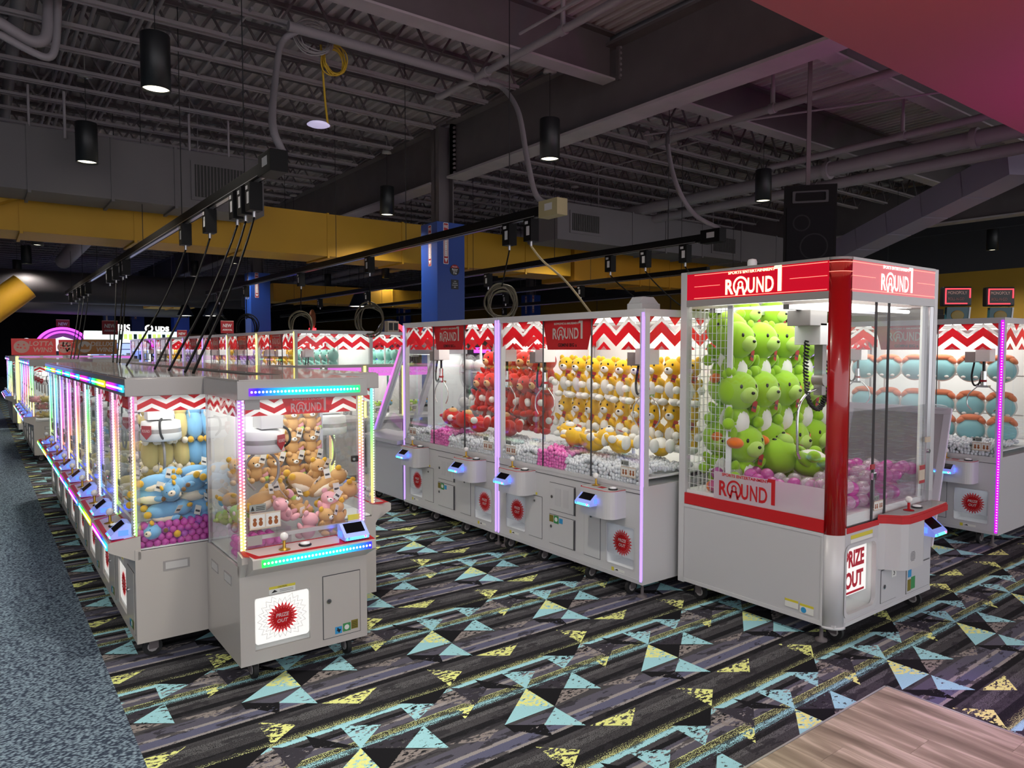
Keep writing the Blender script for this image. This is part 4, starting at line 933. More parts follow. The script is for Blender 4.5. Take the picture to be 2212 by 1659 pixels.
    b=B(); chevron(b,.05,.625,1.748,1.98,.024,.29,REDV,WVIN,False); chevron(b,1.18,W-.05,1.748,1.98,.024,.25,REDV,WVIN,False)
    b.quad([(.66,.0235,1.748),(1.13,.0235,1.748),(1.20,.0235,1.98),(.60,.0235,1.98)],mat('red_film',(214,34,40),.4)); logo(b,.90,.022,1.885,.36,mat('logo_silver',(222,214,205),.35,.2),'BOWLING & AMUSEMENT'); put(b,'GEMINI BIG a',.90,.022,1.785,.028,SIGNK,.02)
    obj('header_print',b,r)
    for x,sg in ((.02,-1),(W-.02,1)):
        b=B(); chevron(b,.05,D-.05,1.748,1.98,0,.27,REDV,WVIN,False); b.v=[(x-sg*p[1],(p[0] if sg>0 else D-p[0]),p[2]) for p in b.v]; b.f=[f[::-1] for f in b.f]; obj('side_print',b,r)
    obj('back_panel',B().box(.02,W-.02,D-.03,D-.02,.80,2.0,INNER),r)
    obj('light_board',B().box(.1,W-.1,.12,D-.1,2.004,2.010,BOARD),r)
    # inside: rack, beads, chute, crane
    b=B()
    for z in (1.50,1.13): b.cyl((.06,.70,z),(W-.06,.70,z),.008,INNER,8)
    for x in (.35,.9,1.45): b.box(x-.01,x+.01,.76,.78,.8,1.98,INNER); b.box(x-.006,x+.006,.70,.77,1.49,1.505,INNER); b.box(x-.006,x+.006,.70,.77,1.12,1.135,INNER)
    obj('prize_rack',b,r)
    obj('bead_floor',B().box(.02,W-.02,.045,D-.05,.845,.855,INNER),r)
    obj('bead_bed',bead_front(beadbed(.03,W-.03,.03,.62,.862,CLRB,.030,2,.035),.04,W-.04,CLRB,.03,.812,3,.034,(.515,.89)),r,kind='stuff')
    obj('chute_wall',B().box(.52,.524,.03,.36,.855,.98,ACRY).box(.88,.884,.03,.36,.855,.98,ACRY).box(.52,.884,.356,.36,.855,.98,ACRY),r)
    obj('pink_bead_bed',bead_front(beadbed(.528,.876,.035,.35,.885,PNKB,.030,5,.05),.525,.88,PNKB,.03,.812,5),r,kind='stuff')
    for cx in (.24,1.42):
        cy=.30; c=obj('crane_unit',B().box(cx-.09,cx-.005,cy-.06,cy+.06,1.63,1.73,GREYT,.003).box(cx,cx+.12,cy-.07,cy+.06,1.64,1.76,INNER,.004).cyl((cx+.05,cy,1.64),(cx+.05,cy,1.55),.012,BLACK,10).cyl((cx+.05,cy,1.55),(cx+.05,cy,1.42),.024,CHROME,14).cyl((cx+.05,cy,1.47),(cx+.05,cy,1.45),.026,REDV,14).box(cx+.0,cx+.10,cy-.03,cy+.03,1.40,1.42,CHROME),r)
        obj('cable',B().tube(crv([(cx-.03,cy,1.63),(cx-.045,cy-.01,1.5),(cx-.02,cy-.02,1.42),(cx+.02,cy-.01,1.44),(cx+.035,cy,1.55)],7),.009,RUBBER,6),c)
        for sg in (-1,1): obj('claw_arm',B().tube(crv([(cx+.05+sg*.045,cy,1.41),(cx+.05+sg*.12,cy,1.33),(cx+.05+sg*.13,cy,1.24),(cx+.05+sg*.09,cy,1.18)],5),.006,CHROME,6),c)
    obj('crane_rail',B().box(.05,W-.05,.26,.30,1.90,1.93,ALU).box(.05,W-.05,.62,.66,1.90,1.93,ALU).box(.27,.31,.06,D-.1,1.86,1.90,ALU),r)
    howto(r,.11,.845,.0115,.075); howto(r,1.50,.845,.0115,.075)
    casters(r,[(.12,.05),(.58,.05),(1.15,.05),(W-.16,.05),(.12,D-.12),(W-.14,D-.12)],[(.03,.06),(W-.06,.06),(W-.06,D-.06)])
    return r
# instance axis: front faces -x, local x runs towards the camera
g2=build_tall(); g2.location=(3.657,5.09,0); g2.rotation_euler=(0,0,-PI/2)
tag(g2,'tall white twin crane machine full of yellow plush beside the red machine','crane machine','tall twin crane machines')
g1=clone(g2,(3.657,6.825,0),-PI/2,'tall white twin crane machine with red plush left of the yellow plush one')
gs=clone(g2,(7.15,2.40+GW_,0),-PI/2,'tall white twin crane machine with pale blue cushions and magenta light strip')
for o in gs.children:
    if o.name.startswith('led_strip'):
        o.data=B().box(o.data.vertices[0].co.x,o.data.vertices[1].co.x,-.008,.004,.13,2.005,MAGS).mesh('led_strip')
        x=(o.data.vertices[0].co.x+o.data.vertices[1].co.x)/2
        db=B()
        for k in range(78): db.ball((x+.004,-.009,.15+k*.0238),(.006,.004,.006),MAGD,6,4)
        obj('led_bulbs',db,o,kind='stuff')
gs2=clone(g2,(7.15,2.42+2*GW_,0),-PI/2,'tall white twin crane machine behind the green plush machine next to the cushion machine')
BACKROW=[]
YEL=emitm('led_yellow',(250,235,110),2.5)
for k in range(4):
    r=clone(g2,(3.62,10.0+GW_*(k+1),0),-PI/2,'tall white crane machine of the back row, %s from its near end'%ORD[k]); BACKROW.append(r)
    if k in (0,1):
        for o in r.children:
            if o.name.startswith('led_strip'): o.data=B().box(o.data.vertices[0].co.x,o.data.vertices[1].co.x,-.006,.004,.13,2.005,YEL).mesh('led_strip')
for k in range(3):
    r=clone(g2,(3.50,17.6+GW_*(k+1),0),-PI/2,'tall white crane machine of the farthest row, %s from its near end'%ORD[k]); BACKROW.append(r)
for k in range(2):
    r=clone(g2,(4.92+GD,10.3+GW_*k,0),PI/2,'tall white crane machine backing onto the back row, %s from its near end'%ORD[k]); BACKROW.append(r)

# ---------------------------------------------------------------- red and white single crane
RW,RD,RH=1.21,1.18,2.285
DOTF=glassm('dotted_film',(.95,.90,.94),1.45,.05,1.0,.38,(.96,.86,.92)); REDF=mat('red_film_side',(196,24,32),.4)
REDBL=mat('red_header_backlit',(190,14,34),.25,emit=(205,16,44),es=.42,coat=.5); REDPOST=mat('red_post',(168,10,14),.22,coat=.6); CREAM=mat('logo_cream',(250,244,190),.4,emit=(255,246,190),es=1.2); CREAM2=mat('logo_white_lit',(255,250,245),.4,emit=(255,250,240),es=1.1); PINST=mat('pinstripe',(255,170,150),.4,emit=(255,150,130),es=.8)
def arc(cx,cy,r,a0,a1,n=8): return [(cx+r*math.cos(R(a0+(a1-a0)*i/n)),cy+r*math.sin(R(a0+(a1-a0)*i/n))) for i in range(n+1)]
def build_red():
    W,D=RW,RD; rad=.09; r=empty('red_crane_machine')
    # lower cabinet
    b=B(); hole_panel(b,rad-.01,W,.11,.70,[(.075+.01,.455,.165,.585)],.0,.015,WHITE2)
    b.box(0,.015,rad,D-.05,.11,.665,WHITE2); b.box(W-.015,W,.015,D,.11,.70,WHITE2); b.box(.015,W-.015,D-.015,D,.11,.70,WHITE2); b.box(.015,W-.015,.02,D-.015,.11,.125,WHITE2)
    b.box(.03,W-.03,.03,D-.03,.755,.765,INNER); b.box(.09,W-.03,.024,.03,.70,.765,INNER); b.box(.015,.02,.09,D-.06,.745,.765,INNER)
    b.box(-.004,.0,rad,D-.05,.11,.135,WHITE).box(-.004,0,rad,D-.05,.645,.665,WHITE).box(-.004,0,rad,rad+.012,.135,.645,WHITE)
    b.box(rad,W,-.004,0,.11,.135,WHITE)
    obj('cabinet',b,r)
    P=arc(rad,rad,rad,180,270); Q=arc(rad,rad,rad-.015,270,180)
    b=B(); b.prism(P+Q,'z',.11,.66,WHITE,True); b.prism(arc(rad,rad,rad+.006,180,270)+Q,'z',.098,.112,WHITE,True); obj('corner_shell',b,r)
    b=B(); b.prism(P+Q,'z',.66,2.27,REDPOST,True); b.prism(arc(rad,rad,rad+.003,180,270)+arc(rad,rad,rad,270,180),'z',2.20,2.203,PINST); b.prism(arc(rad,rad,rad+.003,180,270)+arc(rad,rad,rad,270,180),'z',2.255,2.258,PINST); b.prism(arc(rad,rad,rad+.004,180,270)+Q,'z',2.27,RH,GREYT,True)
    po=obj('corner_post',b,r)
    for x,y in ((0,D-.055),(W-.05,0.0),(W-.055,D-.055)): obj('post',B().box(x,x+.055,y,y+.055,.10 if x<.1 else .70,RH,WHITE,.003),r)
    # red belt
    b=B(); b.box(-.003,.012,rad,D-.055,.668,.745,REDF); b.box(rad,.50,-.003,.012,.665,.70,REDF); obj('red_belt',b,r)
    # header
    b=B(); b.box(0,.02,rad,D-.055,2.09,2.268,REDBL).box(rad,W-.05,0,.02,2.085,2.268,REDBL); 
    hd=obj('header_panel',b,r)
    b=B(); b.box(-.004,.03,rad,D-.055,2.268,RH,GREYT).box(rad,W-.05,-.004,.03,2.268,RH,GREYT).box(-.003,.03,rad,D-.055,2.045,2.09,GREYT).box(rad,W-.05,-.003,.03,2.035,2.085,GREYT).box(.02,W-.02,D-.03,D,2.035,RH,GREYT).box(W-.03,W,.03,D-.03,2.035,RH,GREYT).box(.03,W-.03,.03,D-.03,2.262,2.27,INNER); obj('header_trim',b,r)
    b=B()
    for z in (2.258,2.10): b.box(rad,W-.05,-.0015,0,z-.002,z+.002,PINST)
    b.box(rad,.36,-.0015,0,2.178,2.181,PINST).box(.90,W-.05,-.0015,0,2.178,2.181,PINST); logo(b,.63,-.003,2.172,.42,CREAM2); obj('header_logo',b,hd)
    b=B(); logo(b,0,0,0,.42,CREAM)
    for z in (.086,-.072): b.box(-.46,.50,-.0005,.001,z-.002,z+.002,PINST)
    b.box(-.46,-.25,-.0005,.001,.006,.009,PINST).box(.26,.50,-.0005,.001,.006,.009,PINST)
    o=obj('header_logo',b,hd); o.location=(-.003,.60,2.172); o.rotation_euler=(0,0,-PI/2)
    # glass
    obj('glass_side',B().box(.006,.011,rad,D-.055,.70,2.045,GLASS),r); obj('glass_side',B().box(W-.012,W-.007,.05,D-.055,.70,2.04,GLASS),r); obj('glass_back',B().box(.05,W-.05,D-.02,D-.015,.70,2.04,GLASS),r)
    for a,c in ((rad,.40),(.40,.56),(.56,W-.10)): obj('glass_front',B().box(a+.002,c-.002,.008,.013,.70,2.035,GLASS),r)
    b=B(); b.box(.398,.402,.003,.018,.70,2.035,SEAM).box(.558,.562,.003,.018,.70,2.035,SEAM); obj('glass_seam',b,r)
    obj('door_post',B().box(W-.10,W-.05,.002,.035,.70,2.035,ALU,.002).box(W-.145,W-.10,.03,.045,.70,2.035,INNER,.002),r)
    # dotted film with the word mark on the side
    b=B(); b.box(.002,.0055,rad,D-.30,.745,.93,DOTF); fo=obj('side_film',b,r)
    b=B(); logo(b,0,0,0,.43,REDF); o=obj('film_logo',b,fo); o.location=(.0005,.625,.835); o.rotation_euler=(0,0,-PI/2)
    b=B(); b.box(.03,.042,D-.41,D-.37,.70,2.04,INNER); obj('side_mullion',b,r)
    # wire grid
    b=B(); 
    for k in range(9): yy=D-.355+k*.035; b.cyl((.03,yy,.75),(.03,yy,2.03),.0022,INNER,4,caps=False)
    for k in range(26): zz=.76+k*.05; b.cyl((.03,D-.37,zz),(.03,D-.06,zz),.0022,INNER,4,caps=False)
    obj('wire_grid',b,r)
    b=B()
    for k in range(25): xx=.10+k*.042; b.cyl((xx,D-.10,.75),(xx,D-.10,2.03),.0022,INNER,4,caps=False)
    for k in range(26): zz=.76+k*.05; b.cyl((.06,D-.10,zz),(W-.06,D-.10,zz),.0022,INNER,4,caps=False)
    obj('wire_grid',b,r)
    b=B()
    for z in (1.68,1.28,.92): b.cyl((.06,D-.22,z),(W-.06,D-.22,z),.008,INNER,8)
    obj('prize_rack',b,r)
    obj('light_board',B().box(.10,W-.10,.12,D-.12,2.03,2.036,BOARD),r)
    obj('light_tube',B().cyl((.15,.10,2.0),(W-.2,.10,2.0),.012,BOARD,10),r)
    # prize door
    b=B(); x0,x1,z0,z1=.085,.455,.165,.585
    b.box(x0,x1,.22,.23,z0,z1,INNER).box(x0-.012,x0,.015,.23,z0,z1,INNER).box(x1,x1+.012,.015,.23,z0,z1,INNER).box(x0,x1,.015,.23,z0-.012,z0,INNER).box(x0,x1,.015,.23,z1,z1+.012,INNER); pc=obj('prize_chute',b,r)
    f=B(); f.box(x0,x1-.015,.055,.062,z0+.09,z1,PRIZE); obj('prize_flap',f,pc)
    t=B(); put(t,'PRIZE',.293,.053,.475,.105,mat('red_print',(200,20,50),.5),.045,wid=.235); put(t,'OUT',.293,.053,.345,.105,MATS['red_print'],.045,wid=.22); t.box(.165,.415,.0525,.054,.548,.562,MATS['red_print']); t.box(.165,.415,.0525,.054,.262,.276,MATS['red_print']); obj('prize_out_print',t,pc)
    fr=B(); PP=rrect(x0-.012,x1+.012,z0-.012,z1+.012,.05,6); QQ=rrect(x0+.010,x1-.010,z0+.010,z1-.010,.045,6); n=len(PP)
    fr.add([(p[0],-.004,p[1]) for p in PP]+[(q[0],-.004,q[1]) for q in QQ]+[(q[0],.02,q[1]) for q in QQ],[(i,(i+1)%n,(i+1)%n+n,i+n) for i in range(n)]+[(i+n,(i+1)%n+n,(i+1)%n+2*n,i+2*n) for i in range(n)],WHITE); obj('flap_frame',fr,pc)
    b=B(); b.box(.14,.40,-.001,0,.625,.648,YSTK).box(.14,.40,-.001,0,.602,.622,PSTK); obj('caution_sticker',b,r)
    # control deck: swelling box with red rim
    pl_=[(.47,0),(.50,-.03),(.55,-.10),(.60,-.125)]+arc(.80,-.085,.04,270,360,5)+[(.84,0)]
    b=B(); b.prism(pl_,'z',.385,.675,WHITE,False); dk=obj('control_deck',b,r)
    pt=[(.46,.0),(.50,-.035),(.55,-.105),(.60,-.132)]+[(.80,-.132),(W,-.10),(W,.0)]
    b=B(); b.prism(pt,'z',.675,.715,REDF); b.prism([(p[0]*.985+.012,p[1]*.96) for p in pt],'z',.715,.728,REDF); b.prism([(p[0]*.95+.04,p[1]*.86-.004) for p in pt],'z',.728,.7295,WVIN); obj('deck_rim',b,dk)
    b=B(); 
    for i in range(7):
        for j in range(7):
            u,v=(i-3)*.009,(j-3)*.009
            if u*u+v*v<.0011: b.cyl((.66+u,-.1265,.465+v),(.66+u,-.1255,.465+v),.0025,SEAM,6)
    obj('speaker_grille',b,dk)
    joystick(r,.735,-.06,.73,REDV); button(r,.86,-.055,.73); obj('button_guard',B().box(.985,.992,-.09,-.02,.73,.83,ACRY),r)
    # right hand lower doors
    d=door(r,.86,W-.02,.335,.66,0,WHITE2); reader(d,1.04,-.06,.535,0,1.25); obj('coin_slot',B().box(.945,.985,-.008,-.004,.415,.46,SIGNK).box(.95,.96,-.008,-.004,.49,.51,SIGNK),d)
    d=door(r,.86,W-.02,.15,.325,0,WHITE2); b=B(); b.box(.875,.92,-.0065,-.005,.255,.31,BSTK).box(.87,.915,-.0065,-.005,.165,.24,OSTK).box(.92,.975,-.0065,-.005,.17,.25,GSTK); obj('licence_sticker',b,d)
    d=door(r,.52,.72,.16,.365,0,WHITE2,(.55,.26,.015)); b=B(); b.box(.65,.71,-.0065,-.005,.30,.36,PSTK); put(b,'5',.68,-.007,.33,.035,SIGNK,.01); obj('number_sticker',b,d)
    # side stickers, corner details
    b=B(); b.box(0,.09,-.001,0,0,.05,PSTK).box(0,.09,-.0015,-.001,.036,.05,YSTK).box(.10,.19,-.001,0,-.012,.045,PSTK).box(.10,.19,-.0015,-.001,.03,.045,YSTK).cyl((.125,-.001,.008),(.125,-.002,.008),.018,BSTK,12); o=obj('caution_sticker',b,r); o.location=(-.0045,.33,.165); o.rotation_euler=(0,0,-PI/2)
    b=B(); b.box(.36,.405,-.003,.006,1.02,1.05,MATS['badge_red']).box(.375,.41,-.012,.006,.955,1.0,CHROME,.003).cyl((.39,-.012,.98),(.39,-.016,.98),.01,SEAM,10); obj('glass_lock',b,r)
    b=B(); b.cyl((W-.085,-.012,1.07),(W-.085,.01,1.07),.014,CHROME,10).box(W-.125,W-.06,-.005,.004,1.13,1.165,BEIGE); obj('door_lock',b,r)
    b=B(); b.box(W-.20,W-.12,.0,.007,.86,.98,BEIGE).box(W-.20,W-.12,-.0008,0,.95,.98,MATS['badge_red']).box(W-.20,W-.12,-.0008,0,.86,.88,MATS['badge_red']); obj('notice_sticker',b,r)
    howto(r,.42,.755,.0065,.06)
    # inner acrylic chute
    obj('chute_wall',B().box(.48,.486,.05,.42,.70,1.02,ACRY).box(.48,W-.12,.05,.056,.70,1.02,ACRY).box(.48,W-.12,.41,.416,.70,1.02,ACRY).box(.475,.495,.04,.06,.70,1.03,ALU),r)
    # crane
    cx,cy=.42,.40
    c=obj('crane_unit',B().box(cx-.22,cx-.02,cy-.08,cy+.08,1.90,2.0,GREYT,.004).box(cx-.10,cx+.10,cy-.08,cy+.10,1.78,1.92,INNER,.004).box(cx+.02,cx+.07,cy-.03,cy+.03,1.45,1.80,GREYT,.004).cyl((cx+.045,cy-.04,1.55),(cx+.045,cy+.04,1.55),.04,GREYT,12),r)
    def spring(pts,rad_,turns):
        C=crv(pts,40); out=[]
        for i,p in enumerate(C):
            t=2*PI*turns*i/len(C); out.append(p+Vector((rad_*math.cos(t),rad_*.6*math.sin(t),rad_*.5*math.sin(t))))
        return out
    obj('coil_cord',B().tube(spring([(cx-.12,cy,1.80),(cx-.125,cy,1.60),(cx-.08,cy,1.42),(cx+.03,cy,1.36),(cx+.12,cy,1.46),(cx+.13,cy,1.68)],.02,46),.0065,BLACK,5),c)
    for sg in (-1,1): obj('claw_arm',B().tube(crv([(cx+.045,cy,1.50),(cx+.045+sg*.16,cy,1.46),(cx+.045+sg*.25,cy,1.36),(cx+.045+sg*.25,cy,1.12),(cx+.045+sg*.22,cy,1.05)],6),.009,CHROME,8),c)
    obj('crane_rail',B().box(.06,W-.06,cy-.02,cy+.02,2.0,2.03,ALU).box(.06,W-.06,D-.25,D-.2,2.0,2.03,ALU),r)
    obj('beacon',B().lathe([(.03,0),(.03,.025),(.024,.04),(.001,.045)],(.02,.62,RH),INNER,14),r)
    casters(r,[(.13,.08),(.055,D-.16),(W-.10,.06),(W-.14,D-.2)],[(.05,.12),(W-.05,.1)])
    return r
red=build_red(); red.location=(3.968,2.135,0)
tag(red,'red and white single crane machine with big green plush toys and red corner post','crane machine')
# ================================================================== PRIZES
def plushm(n,c): return mat('plush_'+n,c,.9,sheen=.35,spec=.2)
BRN=plushm('brown',(212,168,112)); CRM=plushm('cream',(244,232,210)); YLW=plushm('ear_yellow',(226,178,60)); PNK=plushm('pink',(238,176,186)); BLU=plushm('sky_blue',(128,184,226)); DBR=plushm('dark_brown',(132,96,62))
GRN=plushm('green',(152,200,50)); WHT=plushm('white',(240,240,234)); ORG=plushm('orange',(236,120,40)); REDM=plushm('red',(206,38,28)); TAN=plushm('tan',(222,176,120)); YEL2=plushm('yellow',(238,190,44)); PBL=plushm('pale_blue',(150,208,214)); SAL=plushm('salmon',(232,138,98)); GRY=plushm('grey',(170,172,176)); LIM=plushm('lime',(176,212,104)); MINT=plushm('mint',(150,214,200)); LILA=plushm('lilac',(178,160,220)); KHAKI=plushm('straw',(214,196,130))
EYE=mat('bead_eye',(16,14,14),.2); TAG=mat('paper_tag',(235,232,224),.6); TAGR=mat('paper_tag_red',(170,50,50),.6)
PRO={}
def proto(key,body,parts):
    PRO[key]=(body.mesh(key),[(n,b.mesh(n)) for n,b in parts])
def toy(name,key,M,label,cat,group,scale=1.0):
    me,parts=PRO[key]
    o=obj(name,me); o.matrix_world=M@Matrix.Scale(scale,4)
    tag(o,label,cat,group)
    for n,pm in parts: obj(n,pm,o)
    return o
def tagb(x,y,z,s=1.0,m=None,rot=(0,.3,.2)):
    b=B(); b.box(-.018*s,.018*s,-.0012,0,-.028*s,.028*s,m or TAG); b.box(-.013*s,.013*s,-.0018,-.0012,-.012*s,.0,SEAM)
    M=Matrix.Translation((x,y,z))@Euler(rot).to_matrix().to_4x4(); b.v=[tuple(M@Vector(v)) for v in b.v]; return b
# seated teddy bear, 1 unit about .15 m, faces -y
def mk_bear(key,fur,ear,bel,holds=None):
    b=B(); b.ball((0,0,.052),(.042,.036,.050),fur).ball((0,-.006,.112),(.050,.040,.040),fur)
    for s in (-1,1):
        b.ball((s*.040,0,.146),(.017,.011,.017),ear,10,7); b.ball((s*.044,-.018,.062),(.014,.016,.030),fur,10,7,(.5,s*.5,0)); b.ball((s*.030,-.034,.014),(.017,.030,.017),fur,10,7)
    f=B(); f.ball((0,-.042,.104),(.018,.010,.013),WHT,10,7).ball((0,-.051,.108),(.005,.004,.004),EYE,8,5)
    for s in (-1,1): f.ball((s*.020,-.040,.118),(.0042,.004,.0048),EYE,8,5)
    parts=[('muzzle',f),('paper_tag',tagb(.03,-.05,.145))]
    if holds:
        h=B().ball((.05,-.01,.05),(.022,.02,.034),holds[0],10,7).ball((.055,-.014,.020),(.018,.018,.018),holds[1],10,7); parts.append(('small_friend',h))
    proto(key,b,parts)
mk_bear('bear',BRN,YLW,WHT,(PNK,LIM)); mk_bear('bear_pink',PNK,PNK,WHT)
# long lying animal toy for piles (x axis long)
def mk_long(key,fur,feet,paw,bel):
    b=B().ball((0,0,.05),(.105,.055,.052),fur).ball((.10,0,.055),(.055,.05,.048),fur).ball((0,-.02,.028),(.08,.045,.03),bel,12,7)
    for s in (-1,1):
        b.ball((-.105,s*.03,.06),(.022,.020,.022),feet,10,7); b.ball((.05,s*.055,.03),(.030,.018,.018),fur,10,7); b.ball((.075,s*.062,.028),(.014,.014,.014),paw,8,6)
        b.ball((.125,s*.035,.098),(.018,.010,.016),feet,10,7)
    f=B().ball((.148,0,.050),(.012,.022,.018),bel,10,7).ball((.160,0,.054),(.004,.005,.004),EYE,8,5).ball((.145,.020,.066),.004,EYE,8,5).ball((.145,-.020,.066),.004,EYE,8,5)
    proto(key,b,[('muzzle',f),('paper_tag',tagb(.05,-.06,.10))])
mk_long('blue_long',BLU,YLW,DBR,CRM); mk_long('bear_long',BRN,YLW,BRN,CRM); mk_long('pink_long',PNK,WHT,PNK,CRM); mk_long('cream_long',KHAKI,CRM,KHAKI,CRM); mk_long('grey_long',GRY,CRM,GRY,CRM); mk_long('lime_long',LIM,WHT,LIM,CRM)
# upright hanging animal toy, about .42 m, faces -y: pear body, round head, stubby limbs
def mk_tall(key,fur,bel,hand,feet,muz,ear,hr=.10,earlen=.05):
    b=B().ball((0,0,.13),(.085,.075,.105),fur).ball((0,-.022,.12),(.066,.062,.088),bel,12,8).ball((0,-.01,.305),(hr,hr*.88,hr*.95),fur,16,10).ball((0,0,.22),(.05,.05,.05),fur,10,7)
    for s in (-1,1):
        b.ball((s*.085,-.03,.165),(.028,.028,.07),fur,10,7,(.6,s*.5,0)); b.ball((s*.112,-.06,.115),(.036,.034,.036),hand,10,7)
        b.ball((s*.055,-.03,.05),(.032,.032,.06),fur,10,7); b.ball((s*.062,-.062,.0),(.040,.062,.034),feet,12,7)
        b.ball((s*hr*.66,.0,.305+hr*.80),(.030,.018,earlen),ear,10,7,(0,s*.35,0))
    f=B().ball((0,-hr*.80,.285),(hr*.50,hr*.34,hr*.40),muz,12,8).ball((0,-hr*1.12,.298),(.013,.010,.010),EYE,8,6)
    for s in (-1,1): f.ball((s*hr*.42,-hr*.80,.335),(.011,.008,.014),EYE,8,6)
    proto(key,b,[('muzzle',f),('paper_tag',tagb(.06,-.085,.215,1.2,TAGR))])
mk_tall('green_tall',GRN,WHT,GRN,ORG,LIM,GRN,.125,.03); mk_tall('red_tall',REDM,REDM,WHT,REDM,TAN,REDM,.10,.03); mk_tall('yellow_tall',YEL2,WHT,WHT,WHT,WHT,YEL2,.088,.036)
mk_tall('grey_tall',GRY,WHT,WHT,GRY,WHT,GRY,.09,.03); mk_tall('mint_tall',MINT,WHT,MINT,WHT,WHT,MINT,.10,.03); mk_tall('lilac_tall',LILA,WHT,LILA,WHT,WHT,LILA,.10,.03)
# round cushion with white rim and salmon roll on top
b=B().ball((0,0,.14),(.152,.085,.145),WHT,20,12).ball((0,-.040,.132),(.136,.075,.124),PBL,20,12)
rl=B().ball((0,.0,.272),(.115,.085,.040),SAL,16,8).ball((-.095,.0,.242),(.058,.08,.036),SAL,12,7,(0,-.7,0)).ball((.095,.0,.242),(.058,.08,.036),SAL,12,7,(0,.7,0))
fin=B().ball((-.055,-.108,.055),(.024,.014,.016),WHT,10,6).ball((.065,-.108,.055),(.024,.014,.016),WHT,10,6)
proto('cushion',b,[('salmon_roll',rl),('fin',fin)])
# bagged toy (clear plastic bag round a pale toy)
b=B().ball((0,0,.12),(.075,.06,.10),GRY,12,8).ball((0,-.01,.245),(.065,.055,.06),WHT,12,8)
bag=B().ball((0,0,.17),(.10,.085,.19),ACRY,12,10)
proto('bagged',b,[('plastic_bag',bag)])

def T(root,x,y,z,rz=0,rx=0,ry=0):
    root_m=Matrix.Translation(root.location)@Matrix.Rotation(root.rotation_euler.z,4,'Z')
    return root_m@Matrix.Translation((x,y,z))@Matrix.Rotation(rz,4,'Z')@Matrix.Rotation(rx,4,'X')@Matrix.Rotation(ry,4,'Y')
rn=random.Random(11)
# boards of machines far from the camera light only what they face
_far=B().box(.06,SW-.06,.06,SD-.08,1.484,1.489,BOARD2).mesh('light_board'); _farg=B().box(.1,GW_-.1,.12,GD-.1,2.004,2.010,BOARD2).mesh('light_board')
for o in bpy.data.objects:
    if o.name.startswith('light_board') and o.parent:
        q=o.parent; y=q.location.y; nm_=q.name.split('.')[0]
        if nm_=='crane_machine' and (y>7.5 or q.location.x>2): o.data=_far
        if nm_=='tall_crane_machine' and y>13: o.data=_farg
# ---- bears in the end machine
rows=[(1.245,[.49,.605]),(1.10,[.375,.49,.605]),(.965,[.15,.262,.375,.49,.605])]
for i,(z,xs_) in enumerate(rows):
    for j,x in enumerate(xs_):
        toy('teddy_bear','bear',T(near,x,.575-.02*(i==2),z,rn.uniform(-.15,.15)),'brown teddy bear hung on the back wall of the end machine, %s row, %s along'%(['top','middle','bottom'][i],ORD[j]),'plush','bears on the back wall of the end machine')
pile=[(.20,.24,.86,.4),(.13,.42,.83,2.6),(.36,.30,.87,-.6),(.44,.36,.93,.2),(.56,.42,.95,.15),(.60,.30,.90,-.35),(.64,.22,.84,-.7),(.33,.18,.80,1.3),(.42,.20,.80,.3),(.52,.17,.79,-.2),(.60,.14,.73,2.9),(.50,.12,.70,.5),(.40,.12,.69,3.4),(.26,.50,.88,1.),(.55,.50,.86,2.)]
for i,(x,y,z,a) in enumerate(pile):
    k='bear' if i%3 else 'bear_long'
    if i in (7,9,12): k='bear_pink'
    if i in (5,14): k='bear_long'
    toy('teddy_bear',k,T(near,x,y,z,a,rn.uniform(-.9,.9) if k!='bear_long' else rn.uniform(-.3,.3),rn.uniform(-.5,.5)),'%s toy bear lying in the prize heap of the end machine'%('pink' if k=='bear_pink' else 'brown'),'plush','%s bears heaped in the end machine'%('pink' if k=='bear_pink' else 'brown'))
for i,(x,y,z) in enumerate(((.10,.40,.78),(.16,.30,.74),(.08,.52,.74),(.14,.44,.70),(.08,.28,.82))):
    toy('plush_toy','lime_long' if i%2==0 else 'pink_long',T(near,x,y,z,rn.uniform(0,6),.2,.1),'small %s plush heaped by the left glass of the end machine'%('lime' if i%2==0 else 'pink'),'plush','small plush by the left glass of the end machine',.75)
# support heap below the prizes: slanted acrylic prize tray
def tray(root,pts,name='prize_tray'):
    obj(name,B().add([(p[0],p[1],p[2]) for p in pts]+[(p[0],p[1],p[2]-.01) for p in pts],[(0,1,2,3),(7,6,5,4),(0,4,5,1),(1,5,6,2),(2,6,7,3),(3,7,4,0)],INNER),root)
# ---- blue plush in the first aisle machine (world positions)
s0=SMALL[0]
bl=[(.80,4.47,.985,.3),(.90,4.48,.945,1.4),(.775,4.46,.92,-.4),(.83,4.47,.835,.2),(.84,4.47,.725,.9),(1.0,4.49,.90,.1),(.965,4.46,.745,.0),(1.0,4.47,.965,.5),(.96,4.47,.685,.6),(1.0,4.50,.82,2.4),(.90,4.62,1.0,1.2),(1.05,4.62,1.0,.2),(1.12,4.48,1.0,.4),(1.13,4.47,.86,1.8),(.76,4.62,.86,1.1),(.90,4.62,.86,.5),(1.08,4.60,.76,2.),(.86,4.75,.93,.5),(1.0,4.75,.92,1.7)]
for i,(x,y,z,a) in enumerate(bl):
    toy('plush_toy','blue_long',Matrix.Translation((x,y,z-.05))@Matrix.Rotation(a+(PI if i%3==1 else 0),4,'Z')@Matrix.Rotation(rn.uniform(-.6,.6),4,'X'),'sky blue plush heaped in the first aisle crane','plush','sky blue plush in the first aisle crane',.98)
